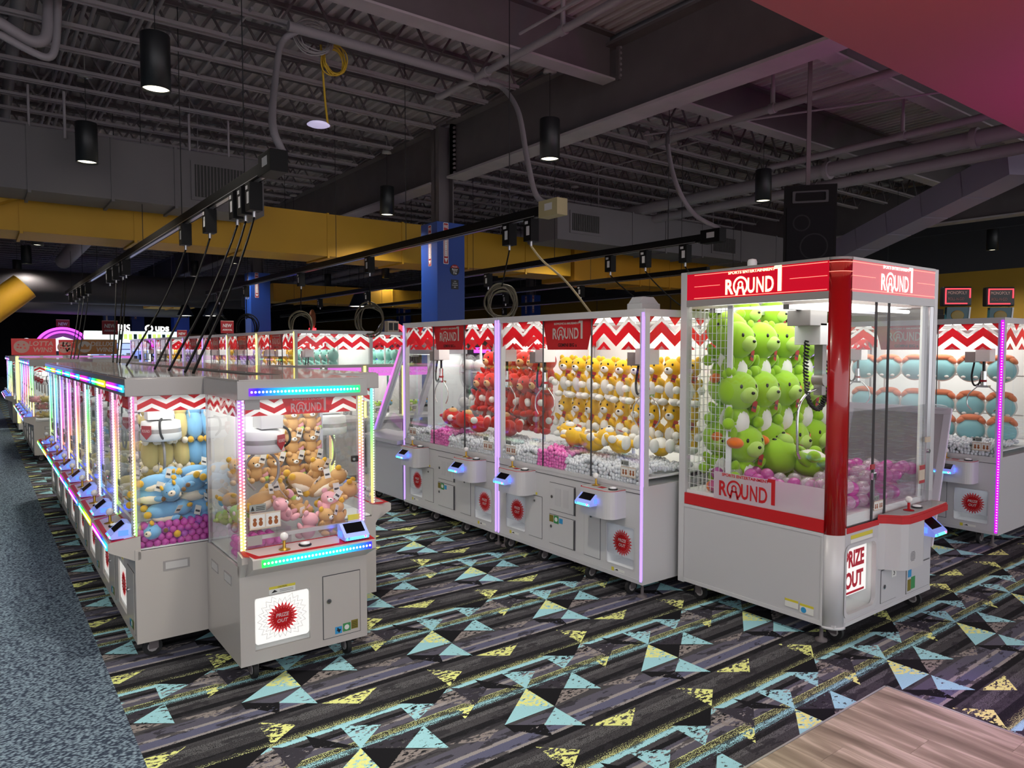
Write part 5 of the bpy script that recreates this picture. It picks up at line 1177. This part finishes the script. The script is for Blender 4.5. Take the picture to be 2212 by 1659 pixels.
for i in range(6):
    for j in range(2):
        toy('plush_toy','cream_long' if i<3 else 'blue_long',Matrix.Translation((.86+.085*i,4.98,1.08+.17*j))@Matrix.Rotation(PI/2+rn.uniform(-.2,.2),4,'Z')@Matrix.Rotation(-1.2,4,'Y'),'bagged %s plush hung high in the first aisle crane'%('straw' if i<3 else 'blue'),'plush','%s plush hung in the first aisle crane'%('straw' if i<3 else 'blue'))
kinds=['blue_long','cream_long','grey_long','cream_long','grey_long','blue_long','cream_long','grey_long']
for k in range(1,8):
    kd=kinds[k%8]
    for i in range(7):
        toy('plush_toy',kd,T(SMALL[k],.12+.15*(i%4),.16+.2*(i//4),.68+.10*(i%2)+.08*(i//4),rn.uniform(0,6),rn.uniform(-.4,.4)),'%s plush heaped in the %s aisle crane from the near end'%({'blue_long':'blue','cream_long':'straw','grey_long':'grey'}[kd],ORD[k]),'plush','plush heaped in the %s aisle crane'%ORD[k])
for i in range(12):
    toy('plush_toy','pink_long' if i%3 else 'cream_long',Matrix.Translation((.78+.13*(i%4),13.28+.16*(i//4%2),.68+.12*(i//4)))@Matrix.Rotation(rn.uniform(0,6),4,'Z'),'%s plush heaped in the near crane of the second aisle row'%('pink' if i%3 else 'straw'),'plush','%s plush in the second aisle row'%('pink' if i%3 else 'straw'),1.1)
# ---- yellow and red plush in the twin cranes
for row,z in enumerate((1.34,.985)):
    n=9
    for j in range(n):
        toy('plush_toy','yellow_tall',T(g2,.17+.178*j,.66,z+rn.uniform(-.01,.01),rn.uniform(-.05,.35)),'yellow and white plush on the %s rack, %s from the partition'%(['upper','lower'][row],ORD[j]),'plush','yellow plush on the rack',.86)
for j,(x,y,z,a,rx) in enumerate(((.75,.30,.97,1.2,-1.3),(1.0,.36,.98,2.0,-1.4),(1.28,.34,.98,1.5,-1.35),(1.45,.5,.96,.8,-1.3))):
    toy('plush_toy','yellow_tall',T(g2,x,y,z,a,rx),'yellow and white plush lying on the clear beads, %s from the pink chute'%ORD[j],'plush','yellow plush lying on the beads',.95)
for row,(z,y) in enumerate(((1.36,.72),(1.14,.60),(.98,.70))):
    for j in range(6):
        toy('plush_toy','red_tall',T(g1,.62+.19*j,y,z+rn.uniform(-.01,.01),rn.uniform(-.05,.35)),'red plush with white mitts on the %s rack, %s along'%(['top','middle','bottom'][row],ORD[j]),'plush','red plush on the rack',.92)
for j,(x,y,z,a) in enumerate(((.75,.30,.97,1.5),(1.15,.32,.98,1.9),(1.5,.34,.97,1.2))):
    toy('plush_toy','red_tall',T(g1,x,y,z,a,-1.35),'red plush lying on the beads of the left twin crane, %s along'%ORD[j],'plush','red plush lying on the beads')
for j in range(6):
    toy('bagged_toy','bagged',T(g1,.10+.12*(j%3),.72+.04*(j%2),.90+.42*(j//3),rn.uniform(-.4,.4)),'pale toy in a clear plastic bag stacked in the left twin crane','plush','bagged toys in the left twin crane',1.05)
# ---- pale blue cushions
for row,z in enumerate((1.435,1.085,.86)):
    for j in range(6):
        x=.20+.262*j
        if row==2 and j<1: continue
        toy('cushion','cushion',T(gs,x+(.04 if row==2 else 0),.62-.08*(row==2),z,rn.uniform(.15,.4)),'round pale blue cushion with salmon roll, %s row, %s from the far partition'%(['top','middle','bottom'][row],ORD[j]),'cushion','pale blue cushions on the rack',.86)
for row,z in enumerate((1.40,1.0)):
    for j in range(5): toy('bagged_toy','bagged',T(gs2,.2+.32*j,.66,z,rn.uniform(-.4,.4)),'pale bagged toy hung in the machine beside the cushion crane','plush','bagged toys beside the cushion crane',1.1)
# ---- green plush in the red machine
gr=[(1.60,.86,[.10,.37,.64,.91]),(1.26,.80,[.05,.30,.56,.82,1.06]),(.90,.78,[.10,.38,.66,.92]),(1.87,.95,[.34,.66])]
nm=['upper','middle','lower','topmost']
for i,(z,y,xs_) in enumerate(gr):
    for j,x in enumerate(xs_):
        toy('plush_toy','green_tall',T(red,x+.08,y,z-.13,rn.uniform(-.3,.05)),'big green plush with orange feet, %s row, %s from the wire grid'%(nm[i],ORD[j]),'plush','green plush on the rack',1.12 if i<3 else .9)
for i,(y,z) in enumerate(((1.0,1.55),(.98,1.15),(1.02,.80))):
    toy('plush_toy','green_tall',T(red,.20,y-.06,z,-.9),'big green plush hung behind the side wire grid, %s from the top'%ORD[i],'plush','green plush behind the wire grid',1.1)
toy('plush_toy','green_tall',T(red,.60,.36,.95,.5,-1.40),'big green plush lying on its back on the pink balls','plush',None,1.2)
# ---- back row prizes
bk=['mint_tall','yellow_tall','lilac_tall','yellow_tall','lilac_tall','yellow_tall','grey_tall','mint_tall','lilac_tall']
for k,r in enumerate(BACKROW):
    for row,z in enumerate((1.36,1.0)):
        for j in range(6):
            toy('plush_toy',bk[k] if j>2 or k!=0 else 'mint_tall',T(r,.2+.27*j,.66,z,-.3),'%s plush in a back crane'%{'mint':'mint','yell':'yellow','lila':'lilac','grey':'grey'}[bk[k][:4]]+', machine %s, %s row'%(ORD[k],['upper','lower'][row]),'plush','plush in the back cranes, machine %s'%ORD[k])
# ---- balls
PB=glassm('ball_pink',(.98,.50,.86),1.6,.04,1.3,.36,(.98,.22,.74)); CB=glassm('ball_clear',(.97,.93,.97),1.6,.04,1.3,.26,(1,.92,.98)); PB2=glassm('ball_magenta',(1.,.50,.90),1.4,.05,1.0,.40,(1.,.22,.78))
def ballmesh(m,r): return B().ball((0,0,0),r,m,16,10).mesh('prize_ball')
BM=[ballmesh(PB,.045),ballmesh(CB,.045),ballmesh(PB2,.021)]
cnt=0
for j in range(11):
    for i in range(13):
        x=.09+i*.083+(.04 if j%2 else 0)+rn.uniform(-.012,.012); y=.10+j*.083+rn.uniform(-.012,.012)
        if x>1.12: continue
        h=.055*(1 if (x>.5 and y<.4) else .3)+.02*math.sin(i*1.3+j)
        top=2 if y<.4 or x<.25 else 1
        for q in range(top):
            k=rn.random()<.42
            o=obj('prize_ball',BM[1 if k else 0]); o.location=(red.location.x+x+rn.uniform(-.02,.02),red.location.y+y,.812+q*.075+h*(q>0)); tag(o,'%s hollow ball in the red crane machine'%('clear' if k else 'pink'),'ball','%s balls in the red crane machine'%('clear' if k else 'pink')); cnt+=1
for q in range(4):
    for i in range(11):
        for j in range(2):
            x=.705+i*.041+(.02 if q%2 else 0); y=4.40+j*.04
            o=obj('prize_ball',BM[2]); o.location=(x,y,.655+q*.034); tag(o,'small magenta ball in the first aisle crane','ball','magenta balls in the first aisle crane')
for q in range(3):
    for i in range(5):
        for j in range(5):
            o=obj('prize_ball',BM[2]); o.location=(near.location.x+.045+i*.045,near.location.y+.06+j*.042+.02*(q%2),.662+q*.036); tag(o,'small magenta ball in the chute of the end machine','ball','magenta balls in the end machine')
# ================================================================== OTHER MACHINES AND FAR HALL
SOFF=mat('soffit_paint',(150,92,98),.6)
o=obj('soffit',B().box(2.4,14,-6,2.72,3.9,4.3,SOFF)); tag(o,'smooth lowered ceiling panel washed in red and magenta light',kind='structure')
# loudspeaker
sp=empty('loudspeaker',(6.78,4.02,2.55),R(-52)); tag(sp,'big black loudspeaker hanging above the red crane machine','loudspeaker')
b=B(); b.prism([(-.25,0),(.25,0),(.20,.42),(-.20,.42)],'z',0,.86,mat('speaker_black',(9,9,10),.6,spec=.15)); obj('cabinet',b,sp)
b=B(); P=rrect(-.17,.17,.68,.80,.01); Q=rrect(-.145,.145,.70,.785,.012); n=len(P)
b.add([(p[0],-.012,p[1]) for p in P]+[(q[0],-.012,q[1]) for q in Q]+[(q[0]*.8,.05,.742+(q[1]-.742)*.5) for q in Q],[(i,i+n,(i+1)%n+n,(i+1)%n) for i in range(n)]+[(i+n,i+2*n,(i+1)%n+2*n,(i+1)%n+n) for i in range(n)],mat('horn_grey',(44,46,48),.5)); obj('horn',b,sp)
b=B(); b.box(-.22,.22,-.012,-.004,.03,.64,mat('grille_cloth',(16,17,20),.7,spec=.15)); g=obj('grille',b,sp)
b=B(); ring(b,-.08,.48,-.014,.07,.085,mat('cone_ring',(26,27,30),.6,spec=.2)); obj('driver_ring',b,g); b=B(); ring(b,.04,.24,-.014,.12,.135,MATS['cone_ring']); obj('driver_ring',b,g)
obj('hanging_strap',B().box(-.02,.02,.18,.22,.86,3.14,STEELD),sp)
# leaning frame
fr=empty('wrapped_frame',(6.74,2.77,0)); tag(fr,'large white framed panel in clear wrap leaning on the cushion crane','picture frame')
fr.rotation_euler=(0,0,-PI/2); FW,FH=.96,1.26
PURP=mat('frame_purple_lit',(240,232,246),.4); PANEL=mat('panel_grey',(176,160,172),.6)  # purple light on the white frame put into these brightened colours
L_=Matrix.Rotation(R(-15),4,'X')
def leaned(b): b.v=[tuple(Matrix.Rotation(R(-15),4,'X')@Vector(v)) for v in b.v]; return b
for nme,bb in (('rail',B().box(-FW,0,0,.03,0,.06,PURP,.003)),('rail',B().box(-FW,0,0,.03,FH-.06,FH,PURP,.003)),('stile',B().box(-FW,-FW+.06,0,.03,.06,FH-.06,PURP,.003)),('stile',B().box(-.06,0,0,.03,.06,FH-.06,PURP,.003))): obj(nme,leaned(bb),fr)
pn=B(); pn.box(-FW+.06,-.06,.012,.018,.06,FH-.06,PANEL); obj('panel',leaned(pn),fr)
obj('plastic_wrap',leaned(B().box(-FW-.004,.004,-.006,-.003,-.0,FH+.004,glassm('plastic_wrap',(.95,.94,.96),1.45,.12,1.0,.14))),fr)
obj('loose_wrap',leaned(B().ball((-.12,.0,FH),(.10,.03,.03),MATS['plastic_wrap'],10,6)),fr)
# sloped glass prize machine left of the twin cranes
sm=empty('slant_prize_machine',(3.66,7.75,0),-PI/2); tag(sm,'pale grey prize machine with slanted glass beside the red plush crane','prize machine')
SL=mat('slant_grey',(186,188,198),.4)
obj('cabinet',B().box(0,.88,0,.85,.11,.76,SL,.01),sm); obj('control_shelf',B().prism([(-.06,.76),(.25,.80),(.25,.76),(-.06,.72)],'x',0,.88,SL),sm)
for x in (.0,.82): obj('slant_stile',B().prism([(.10,.80),(.16,.80),(.52,1.78),(.46,1.78)],'x',x,x+.06,SL),sm)
obj('slant_glass',B().add([(.06,.13,.82),(.82,.13,.82),(.82,.48,1.74),(.06,.48,1.74),(.06,.136,.82),(.82,.136,.82),(.82,.486,1.74),(.06,.486,1.74)],[(0,1,2,3),(7,6,5,4),(0,4,5,1),(1,5,6,2),(2,6,7,3),(3,7,4,0)],GLASS),sm)
obj('top_box',B().box(0,.88,.46,.85,1.70,1.80,SL,.005),sm); obj('back_panel',B().box(.02,.86,.82,.84,.76,1.7,INNER),sm); obj('light_board',B().box(.1,.78,.5,.8,1.69,1.695,BOARD),sm)
q=obj('led_edge',B().prism([(.085,.80),(.10,.80),(.46,1.78),(.445,1.78)],'x',.004,.022,LEDZ),sm); q.color=ledcol(.5,.25)
casters(sm,[(.1,.1),(.78,.1),(.1,.75),(.78,.75)])
# mini cranes with pink headers in front of the back row
PINKH=mat('pink_header',(216,110,214),.4,emit=(225,120,225),es=.55)
def mini(loc,rz,label,led=None):
    r=empty('mini_crane',loc,rz); tag(r,label,'crane machine','mini cranes with pink headers'); W,D=.56,.5
    obj('cabinet',B().box(0,W,0,D,.0,.80,WHITE,.006),r); obj('deck',B().prism([(0,.70),(-.10,.76),(-.10,.80),(0,.82)],'x',0,W,WHITE),r)
    for x in (0,W-.035): obj('post',B().box(x,x+.035,0,.035,.80,1.50,GREYT),r)
    obj('header',B().box(0,W,0,D,1.50,1.54,GREYT,.004),r); b=B(); b.box(.035,W-.035,.0,.01,1.38,1.50,PINKH); put(b,'ROUND1',W/2,-.002,1.44,.04,WVIN,.02)
    for k in range(2): put(b,'X',.09+k*(W-.18),-.002,1.44,.06,WVIN,.01)
    obj('header_print',b,r); obj('glass',B().box(.035,W-.035,.006,.01,.80,1.38,GLASS),r); obj('back_panel',B().box(0,W,D-.02,D,.80,1.50,INNER),r); obj('light_board',B().box(.06,W-.06,.08,D-.1,1.49,1.495,BOARD),r)
    if led: obj('led_strip',B().box(W,W+.03,-.01,.02,.80,1.52,led),r)
    for i in range(4): toy('plush_toy',['lime_long','mint_tall','grey_long','blue_long'][i] if i!=1 else 'lime_long',Matrix.Translation(loc)@Matrix.Rotation(rz,4,'Z')@Matrix.Translation((.14+.09*i,.26,.82+.1*(i%2))),'small plush inside the '+label.replace(' beside the slanted machine',''),'plush','plush in the mini cranes',.8)
for k in range(5):
    mini((2.55+.60*k,9.2,0),0,'mini crane with pink header, %s from the aisle'%ORD[k],YEL if k in(2,3) else None)
# island with lotta wins and deluxe wins signs
SRED=mat('sign_coral',(206,70,70),.5,emit=(206,60,60),es=.18); SGOLD=mat('sign_bronze',(150,98,40),.5); PEACH=mat('sign_peach',(250,205,190),.5); SILV=mat('sign_silver',(176,172,168),.5)
def winsign(x0,x1,y,z0,z1,txt,m,mt,label,smile):
    o=obj('topper_sign',B().box(x0,x1,y,y+.05,z0,z1,m,.004)); tag(o,label,'sign')
    b=B(); h=z1-z0; cx=x0+.20*(x1-x0)+.02; n=24
    b.prism([(cx+h*.40*math.cos(2*PI*i/n),(z0+z1)/2+h*.38*math.sin(2*PI*i/n)) for i in range(n)],'y',y-.004,y-.001,mt)
    if smile:
        for dx,dz in ((-.16,.12),(.12,.12),(-.05,-.06),(.16,-.08),(-.2,-.04)): b.box(cx+h*dx-h*.05,cx+h*dx+h*.05,y-.006,y-.004,(z0+z1)/2+h*dz-h*.04,(z0+z1)/2+h*dz+h*.05,m)
    else:
        c=[(-.26,-.16),(.26,-.16),(.30,.14),(.13,-.02),(0,.2),(-.13,-.02),(-.30,.14)]; b.prism([(cx+h*p[0],(z0+z1)/2+h*p[1]) for p in c],'y',y-.006,y-.004,m)
    put(b,txt[0],x0+.66*(x1-x0),y-.004,z0+h*.70,h*.30,mt,.03,.15); put(b,txt[1],x0+.70*(x1-x0),y-.004,z0+h*.32,h*.30,mt,.03,.15); obj('sign_print',b,o)
def tallcab(x0,x1,y0,y1,h,label,col=WHITE,led=None):
    r=empty('prize_cabinet',(x0,y0,0)); tag(r,label,'prize machine'); W,D=x1-x0,y1-y0
    obj('base',B().box(0,W,0,D,.05,.75,col,.008),r); obj('top',B().box(0,W,0,D,h-.14,h,col,.006),r)
    for x in (0,W-.05): obj('post',B().box(x,x+.05,0,.05,.75,h-.14,col),r)
    obj('glass',B().box(.05,W-.05,.01,.015,.75,h-.14,GLASS),r); obj('back',B().box(0,W,D-.03,D,.75,h-.14,INNER),r)
    obj('light_board',B().box(.1,W-.1,.1,D-.1,h-.15,h-.145,BOARD),r)
    n=max(1,int(W/.35)); 
    for k in range(n): obj('header_light',B().box(.06+k*(W-.06)/n,.06+(k+1)*(W-.06)/n-.06,-.01,.0,h-.12,h-.02,PINKH),r)
    if led: obj('led_strip',B().box(-.012,.035,-.02,.02,.2,h-.02,led),r)
    return r
tallcab(.66,1.55,18.3,19.2,1.62,'white prize cabinet below the lotta wins sign with yellow light edge',WHITE,YEL)
tallcab(1.6,2.9,18.4,19.2,1.62,'white prize cabinet below the deluxe wins sign')
winsign(.60,1.42,18.9,1.63,1.99,('LOTTA','WINS'),SRED,PEACH,'coral lotta wins topper sign with smiling coin',True)
winsign(1.48,1.9,19.0,1.63,1.97,('LOTTA','WINS'),SRED,PEACH,'second coral topper sign mostly behind the bronze sign',True)
winsign(1.78,2.62,18.85,1.64,1.98,('DELUXE','WINS'),SGOLD,SILV,'bronze deluxe wins topper sign with crown',False)
for k in range(4):
    r=clone(SMALL[8],(.60,19.4+SW*(k+1),0),-PI/2,'white crane machine of the third aisle row, %s from its near end'%ORD[k],skip=('prize_chute','door')); set_led(r,[.72,.76,.8,.1][k])
# new arrival signs
def newsign(x,y,z,s,label):
    o=obj('arrival_sign',B().box(x-s*.5,x+s*.5,y,y+.02,z,z+s,SIGNR).box(x-s*.5,x+s*.5,y-.002,y,z+s*.96,z+s,PEACH)); tag(o,label,'sign')
    b=B(); put(b,'NEW',x,y-.004,z+s*.62,s*.28,SIGNW,.03,.15,wid=s*.72); put(b,'ARRIVAL',x,y-.004,z+s*.28,s*.14,SIGNW,.03,.15,wid=s*.78); obj('sign_print',b,o); obj('stand',B().cyl((x,y+.01,0),(x,y+.01,z),.015,ALU,6),o)
newsign(3.6,27.3,2.25,.47,'red new arrival sign between the arch sign and the first columns'); newsign(2.54,30.7,2.42,.42,'red new arrival sign on top of the glowing arch'); newsign(4.71,17.4,2.13,.29,'red new arrival sign above the back crane row')
newsign(4.6,21.5,2.03,.26,'tiny red sign on the corner of the farthest row')
# prize display wall, arch game, dragon topper, bistro
NEONM=emitm('neon_magenta',(214,60,255),3.0); BLUW=emitm('display_blue',(150,170,255),1.3); WHE=emitm('sign_white_lit',(255,255,255),1.6); YGS=emitm('sign_yellow_green',(200,225,120),1.0); REDN=emitm('neon_red',(255,50,60),3.0); BLUN=emitm('neon_blue',(40,60,255),2.5)
r=empty('prize_wall',(3.0,27.6,0)); tag(r,'bright blue white prize display wall with lit header','display')
obj('back',B().box(0,2.8,.3,.4,0,1.95,BLUW),r); obj('header',B().box(-.1,2.9,0,.4,1.98,2.38,mat('header_pale',(225,235,235),.5,emit=(225,240,235),es=.9)),r)
hb=B(); [hb.box(.9+k*.15,.9+k*.15+.10,-.01,0,2.08+.03*(k%2),2.28,YGS if k%3 else mat('print_teal',(60,140,150),.5)) for k in range(11)]; obj('header_print',hb,r)
for k in range(5): obj('shelf',B().box(0,2.8,0,.3,.3+k*.36,.33+k*.36,INNER),r)
for k in range(4): obj('upright',B().box(k*.92,k*.92+.04,-.01,.3,0,1.98,WHE),r)
for k in range(4):
    for j in range(13): 
        b=B(); hh=.12+.1*((j*7+k*3)%3)/2; b.box(0,.14,0,.12,0,hh,[mat('box_navy',(40,50,110),.5),mat('box_teal',(70,120,150),.5),mat('box_white',(210,215,230),.5)][(j+k)%3],.004); o=obj('prize_box',b); o.location=(3.1+j*.205,27.7,.33+k*.36); tag(o,'small boxed prize on the bright display wall','box','boxed prizes on the display wall')
r=empty('arch_game',(2.42,29.5,0)); tag(r,'arcade game with glowing magenta arch and white emblem topper','arcade game')
obj('body',B().box(-.85,.85,0,.8,0,1.7,DGREY,.01),r)
b=B(); ring(b,0,1.75,-.05,.70,.78,NEONM,10,170,24,1.1); obj('neon_arch',b,r); b=B(); ring(b,0,1.75,-.045,.58,.64,NEONM,10,170,24,1.1); obj('neon_arch',b,r)
obj('arch_panel',B().prism([(.72*1.1*math.cos(R(a)),1.75+.72*math.sin(R(a))) for a in range(0,181,10)],'y',-.03,0,mat('arch_purple',(150,70,150),.5)),r)
LITW=mat('emblem_white',(235,238,245),.4,emit=(230,235,255),es=.9)
obj('emblem',B().prism([(-.5,1.7),(.5,1.7),(.55,1.95),(.3,2.1),(0,2.2),(-.3,2.1),(-.55,1.95)],'y',-.08,-.05,LITW),r)
for s in (-1,1): obj('side_sculpture',B().ball((s*.95,.0,1.85),(.24,.15,.18),LITW,12,8).ball((s*1.05,-.02,2.0),(.14,.1,.14),LITW,10,7),r)
dr=obj('dragon_topper',B().ball((-.45,25.5,2.0),(.6,.3,.28),mat('topper_orange',(226,90,20),.5,emit=(230,90,20),es=.6),14,8).ball((-.85,25.4,2.2),(.3,.2,.2),MATS['topper_orange'],12,7)); tag(dr,'orange sculpted topper on a dark game at the left edge','topper')
gm=obj('dark_game',B().box(-1.3,.2,25,26,0,1.75,DGREY,.02)); tag(gm,'dark arcade game under the orange topper at the left edge','arcade game'); obj('screen',B().box(-1.0,.1,24.97,25,1.0,1.6,BLUW),gm)
b=B(); b.box(5.6,11.5,44.4,44.6,1.2,2.65,TANW); bs=obj('bistro_fascia',b); tag(bs,'tan fascia with white lit bistro lettering','sign'); b=B(); put(b,'BISTRO',7.1,44.36,2.93,.42,WHE,.03); put(b,'ups',8.45,44.36,2.86,.40,WHE,.03); obj('lettering',b,bs); obj('counter',B().box(5.6,11,44.1,44.4,0,1.2,TANW),bs)
# dark far machines, lit specks
FAR=[]
for k in range(9):
    x=8.2+k*1.25; y=18+3.2*(k%3); h=1.6+.25*(k%2)
    o=obj('arcade_cabinet',B().prism([(0,0),(.75,0),(.75,h),(.25,h),(.15,1.1),(-.1,.95),(-.1,.8),(0,.75)],'y',0,.8,mat('cabinet_navy',(24,26,48),.4))); o.location=(x,y,0); tag(o,'dark arcade cabinet far behind the cranes, %s from the column'%ORD[k],'arcade game','far dark arcade cabinets')
    obj('marquee',B().box(.1,.7,-.02,0,h-.2,h-.04,[BLUN,BLUW,REDN,NEONM][k%4]),o); obj('screen',B().box(-.02,.0,.05,.75,1.0,1.35,BLUW),o)
o=obj('totem_topper',B().cyl((7.55,19.4,2.1),(7.55,19.4,2.35),.10,REDN,10).ball((7.55,19.4,2.6),(.10,.1,.28),mat('totem_brown',(150,80,40),.5),10,7).ball((7.1,19.6,2.15),(.16,.16,.12),BLUN,10,6).cyl((7.1,19.6,0),(7.1,19.6,2.1),.05,DGREY,8).cyl((7.55,19.4,0),(7.55,19.4,2.1),.05,DGREY,8).box(7.0,7.65,19.3,19.7,0,1.2,DGREY)); tag(o,'small tiki totem topper with blue globe above the back row','topper')
r=obj('red_ring_sign',B().cyl((7.45,14.5,0),(7.45,14.5,1.6),.06,DGREY,8).ball((7.45,14.5,2.02),(.36,.1,.42),mat('disc_navy',(24,40,90),.4),20,10)); tag(r,'round navy sign with red neon crescent left of the tall crane','sign')
b=B(); ring(b,7.5,2.0,14.38,.24,.34,REDN,-60,100,20); obj('neon_crescent',b,r)
# flat topped counter box on back row, cord coils above
def hang(p,label,m=None,r_=.16):
    coil('cord_coil',p,r_,r_*1.1,5,m or CORD,label,int(p[1]*10),.012,(.8,-.6)); 
hang((4.8,6.6,2.28),'coiled grey cord hanging above the tall crane pair',mat('cord_olive',(84,78,62),.5)); hang((4.8,10.0,2.2),'coiled cord hanging above the back row near its end',MATS['cord_olive'],.2); hang((4.8,12.9,2.2),'thin cord coil above the middle of the back row',MATS['cord_olive'],.2); hang((4.8,16.2,2.25),'black cord coil in front of the second blue column',None,.22); hang((4.8,18.4,2.3),'black cord coil left of the second blue column',None,.22)
WC=mat('cord_white',(214,196,150),.5)
cord((4.8,6.06,2.86),(4.75,5.0,2.04),'pale twisted cord dropping onto the tall crane pair',.1,WC,.012,(4.9,5.6,2.45)); cord((4.8,6.45,2.86),(4.8,6.6,2.45),'dark cord down to the coil above the tall crane pair',.0)
for k,(y,yt) in enumerate(((10.0,10.0),(12.86,12.9),(16.2,16.2),(18.4,18.4))): cord((4.8,y,2.86),(4.8,yt,2.42),'cord from the middle track to a hanging coil, %s along'%ORD[k],0)
cord((7.62,6.3,2.86),(7.45,5.2,2.03),'dark cord from the right track behind the red machine',.1); cord((7.62,7.01,2.86),(7.3,5.5,2.03),'dark cord from the right track, second box',.1); cord((7.62,7.71,2.86),(7.2,5.8,2.03),'dark cord from the right track, third box',.1)
# sound cube on the twin crane, power strip on the back row
o=obj('roof_box',B().box(0,.22,0,.16,0,.09,INNER,.01).prism([(0,.09),(.22,.09),(.16,.14),(.04,.14)],'y',.02,.14,INNER)); o.location=(4.2,3.9,2.03); tag(o,'small white box on the roof of the yellow plush crane','box')
o=obj('power_strip',B().box(0,.2,0,.12,0,.18,BEIGE,.01).box(.02,.09,-.004,0,.03,.15,SIGNK).box(.11,.18,-.004,0,.03,.15,SIGNK)); o.location=(5.3,10.4,2.03); tag(o,'beige outlet box standing on the back row roof','outlet box')
# sloped boxed duct at the far right
A=Vector((14.6,7.95,3.78)); Bv=Vector((12.3,3.95,4.50))
def beam(p,q,w,h,m):
    d=(q-p).normalized(); s=d.cross(Vector((0,0,1))).normalized()*w/2; u=s.cross(d).normalized()*h/2
    vs=[p+a*s+c*u for a,c in ((-1,-1),(1,-1),(1,1),(-1,1))]+[q+a*s+c*u for a,c in ((-1,-1),(1,-1),(1,1),(-1,1))]
    return B().add(vs,[(0,1,2,3),(7,6,5,4),(0,4,5,1),(1,5,6,2),(2,6,7,3),(3,7,4,0)],m)
r=empty('slanted_duct',(0,0,0)); tag(r,'pale boxed duct slanting across the upper right','duct')
for k in range(5): obj('duct_section',beam(A.lerp(Bv,k/5+.003),A.lerp(Bv,(k+1)/5-.003),.5,.42,mat('duct_pale',(150,140,160),.5)),r)
# board game cabinets behind the cushion crane
def monop(x,y,label):
    r=empty('arcade_tower',(x,y,0),R(-40)); tag(r,label,'arcade game'); TEAL=mat('tower_teal',(40,90,100),.4)
    obj('body',B().box(-.28,.28,0,.7,0,2.02,mat('tower_dark',(30,32,40),.4),.02),r)
    obj('art_panel',B().prism([(-.20,2.02),(.20,2.02),(.24,2.58),(-.18,2.58)],'y',-.02,.06,TEAL),r)
    obj('side_edge',B().prism([(.20,2.02),(.23,2.02),(.27,2.58),(.24,2.58)],'y',-.03,.06,INNER),r)
    b=B(); put(b,'MONOPOLY',0,-.024,2.24,.06,SIGNW,.02,wid=.36); b.ball((0.02,-.02,2.42),(.13,.01,.10),mat('art_gold',(150,130,60),.5),14,8); obj('art_print',b,r)
    hd=obj('head_box',B().box(-.27,.27,-.05,.10,2.60,2.98,BLACK,.03),r)
    b=B(); 
    for q in (B().box(-.24,.24,-.06,-.05,2.925,2.945,REDN),B().box(-.24,.18,-.06,-.05,2.64,2.66,REDN),B().box(-.24,-.22,-.06,-.05,2.64,2.945,REDN),B().box(.22,.24,-.06,-.05,2.76,2.945,REDN)): b.v+=[];  b.add(q.v,q.f,REDN)
    obj('neon_outline',b,hd); b=B(); put(b,'MONOPOLY',-.01,-.054,2.86,.06,PEACH,.0,wid=.36); obj('head_print',b,hd); b=B(); put(b,'ROLL-N-GO',-.03,-.054,2.74,.055,mat('dim_red',(190,120,110),.5),.0,wid=.30); obj('head_print',b,hd)
monop(15.42,6.02,'dark arcade tower with red neon monopoly head, left of two'); monop(16.2,5.55,'dark arcade tower with red neon monopoly head, right of two')
o=obj('dark_tower',B().box(-.25,.25,0,.3,0,2.5,mat('tower_slate',(44,48,58),.5),.01).box(-.2,.2,.05,.25,2.5,2.62,MATS['tower_slate'])); o.location=(16.6,6.75,0); tag(o,'plain slate tower sculpture between the two neon towers','arcade game')
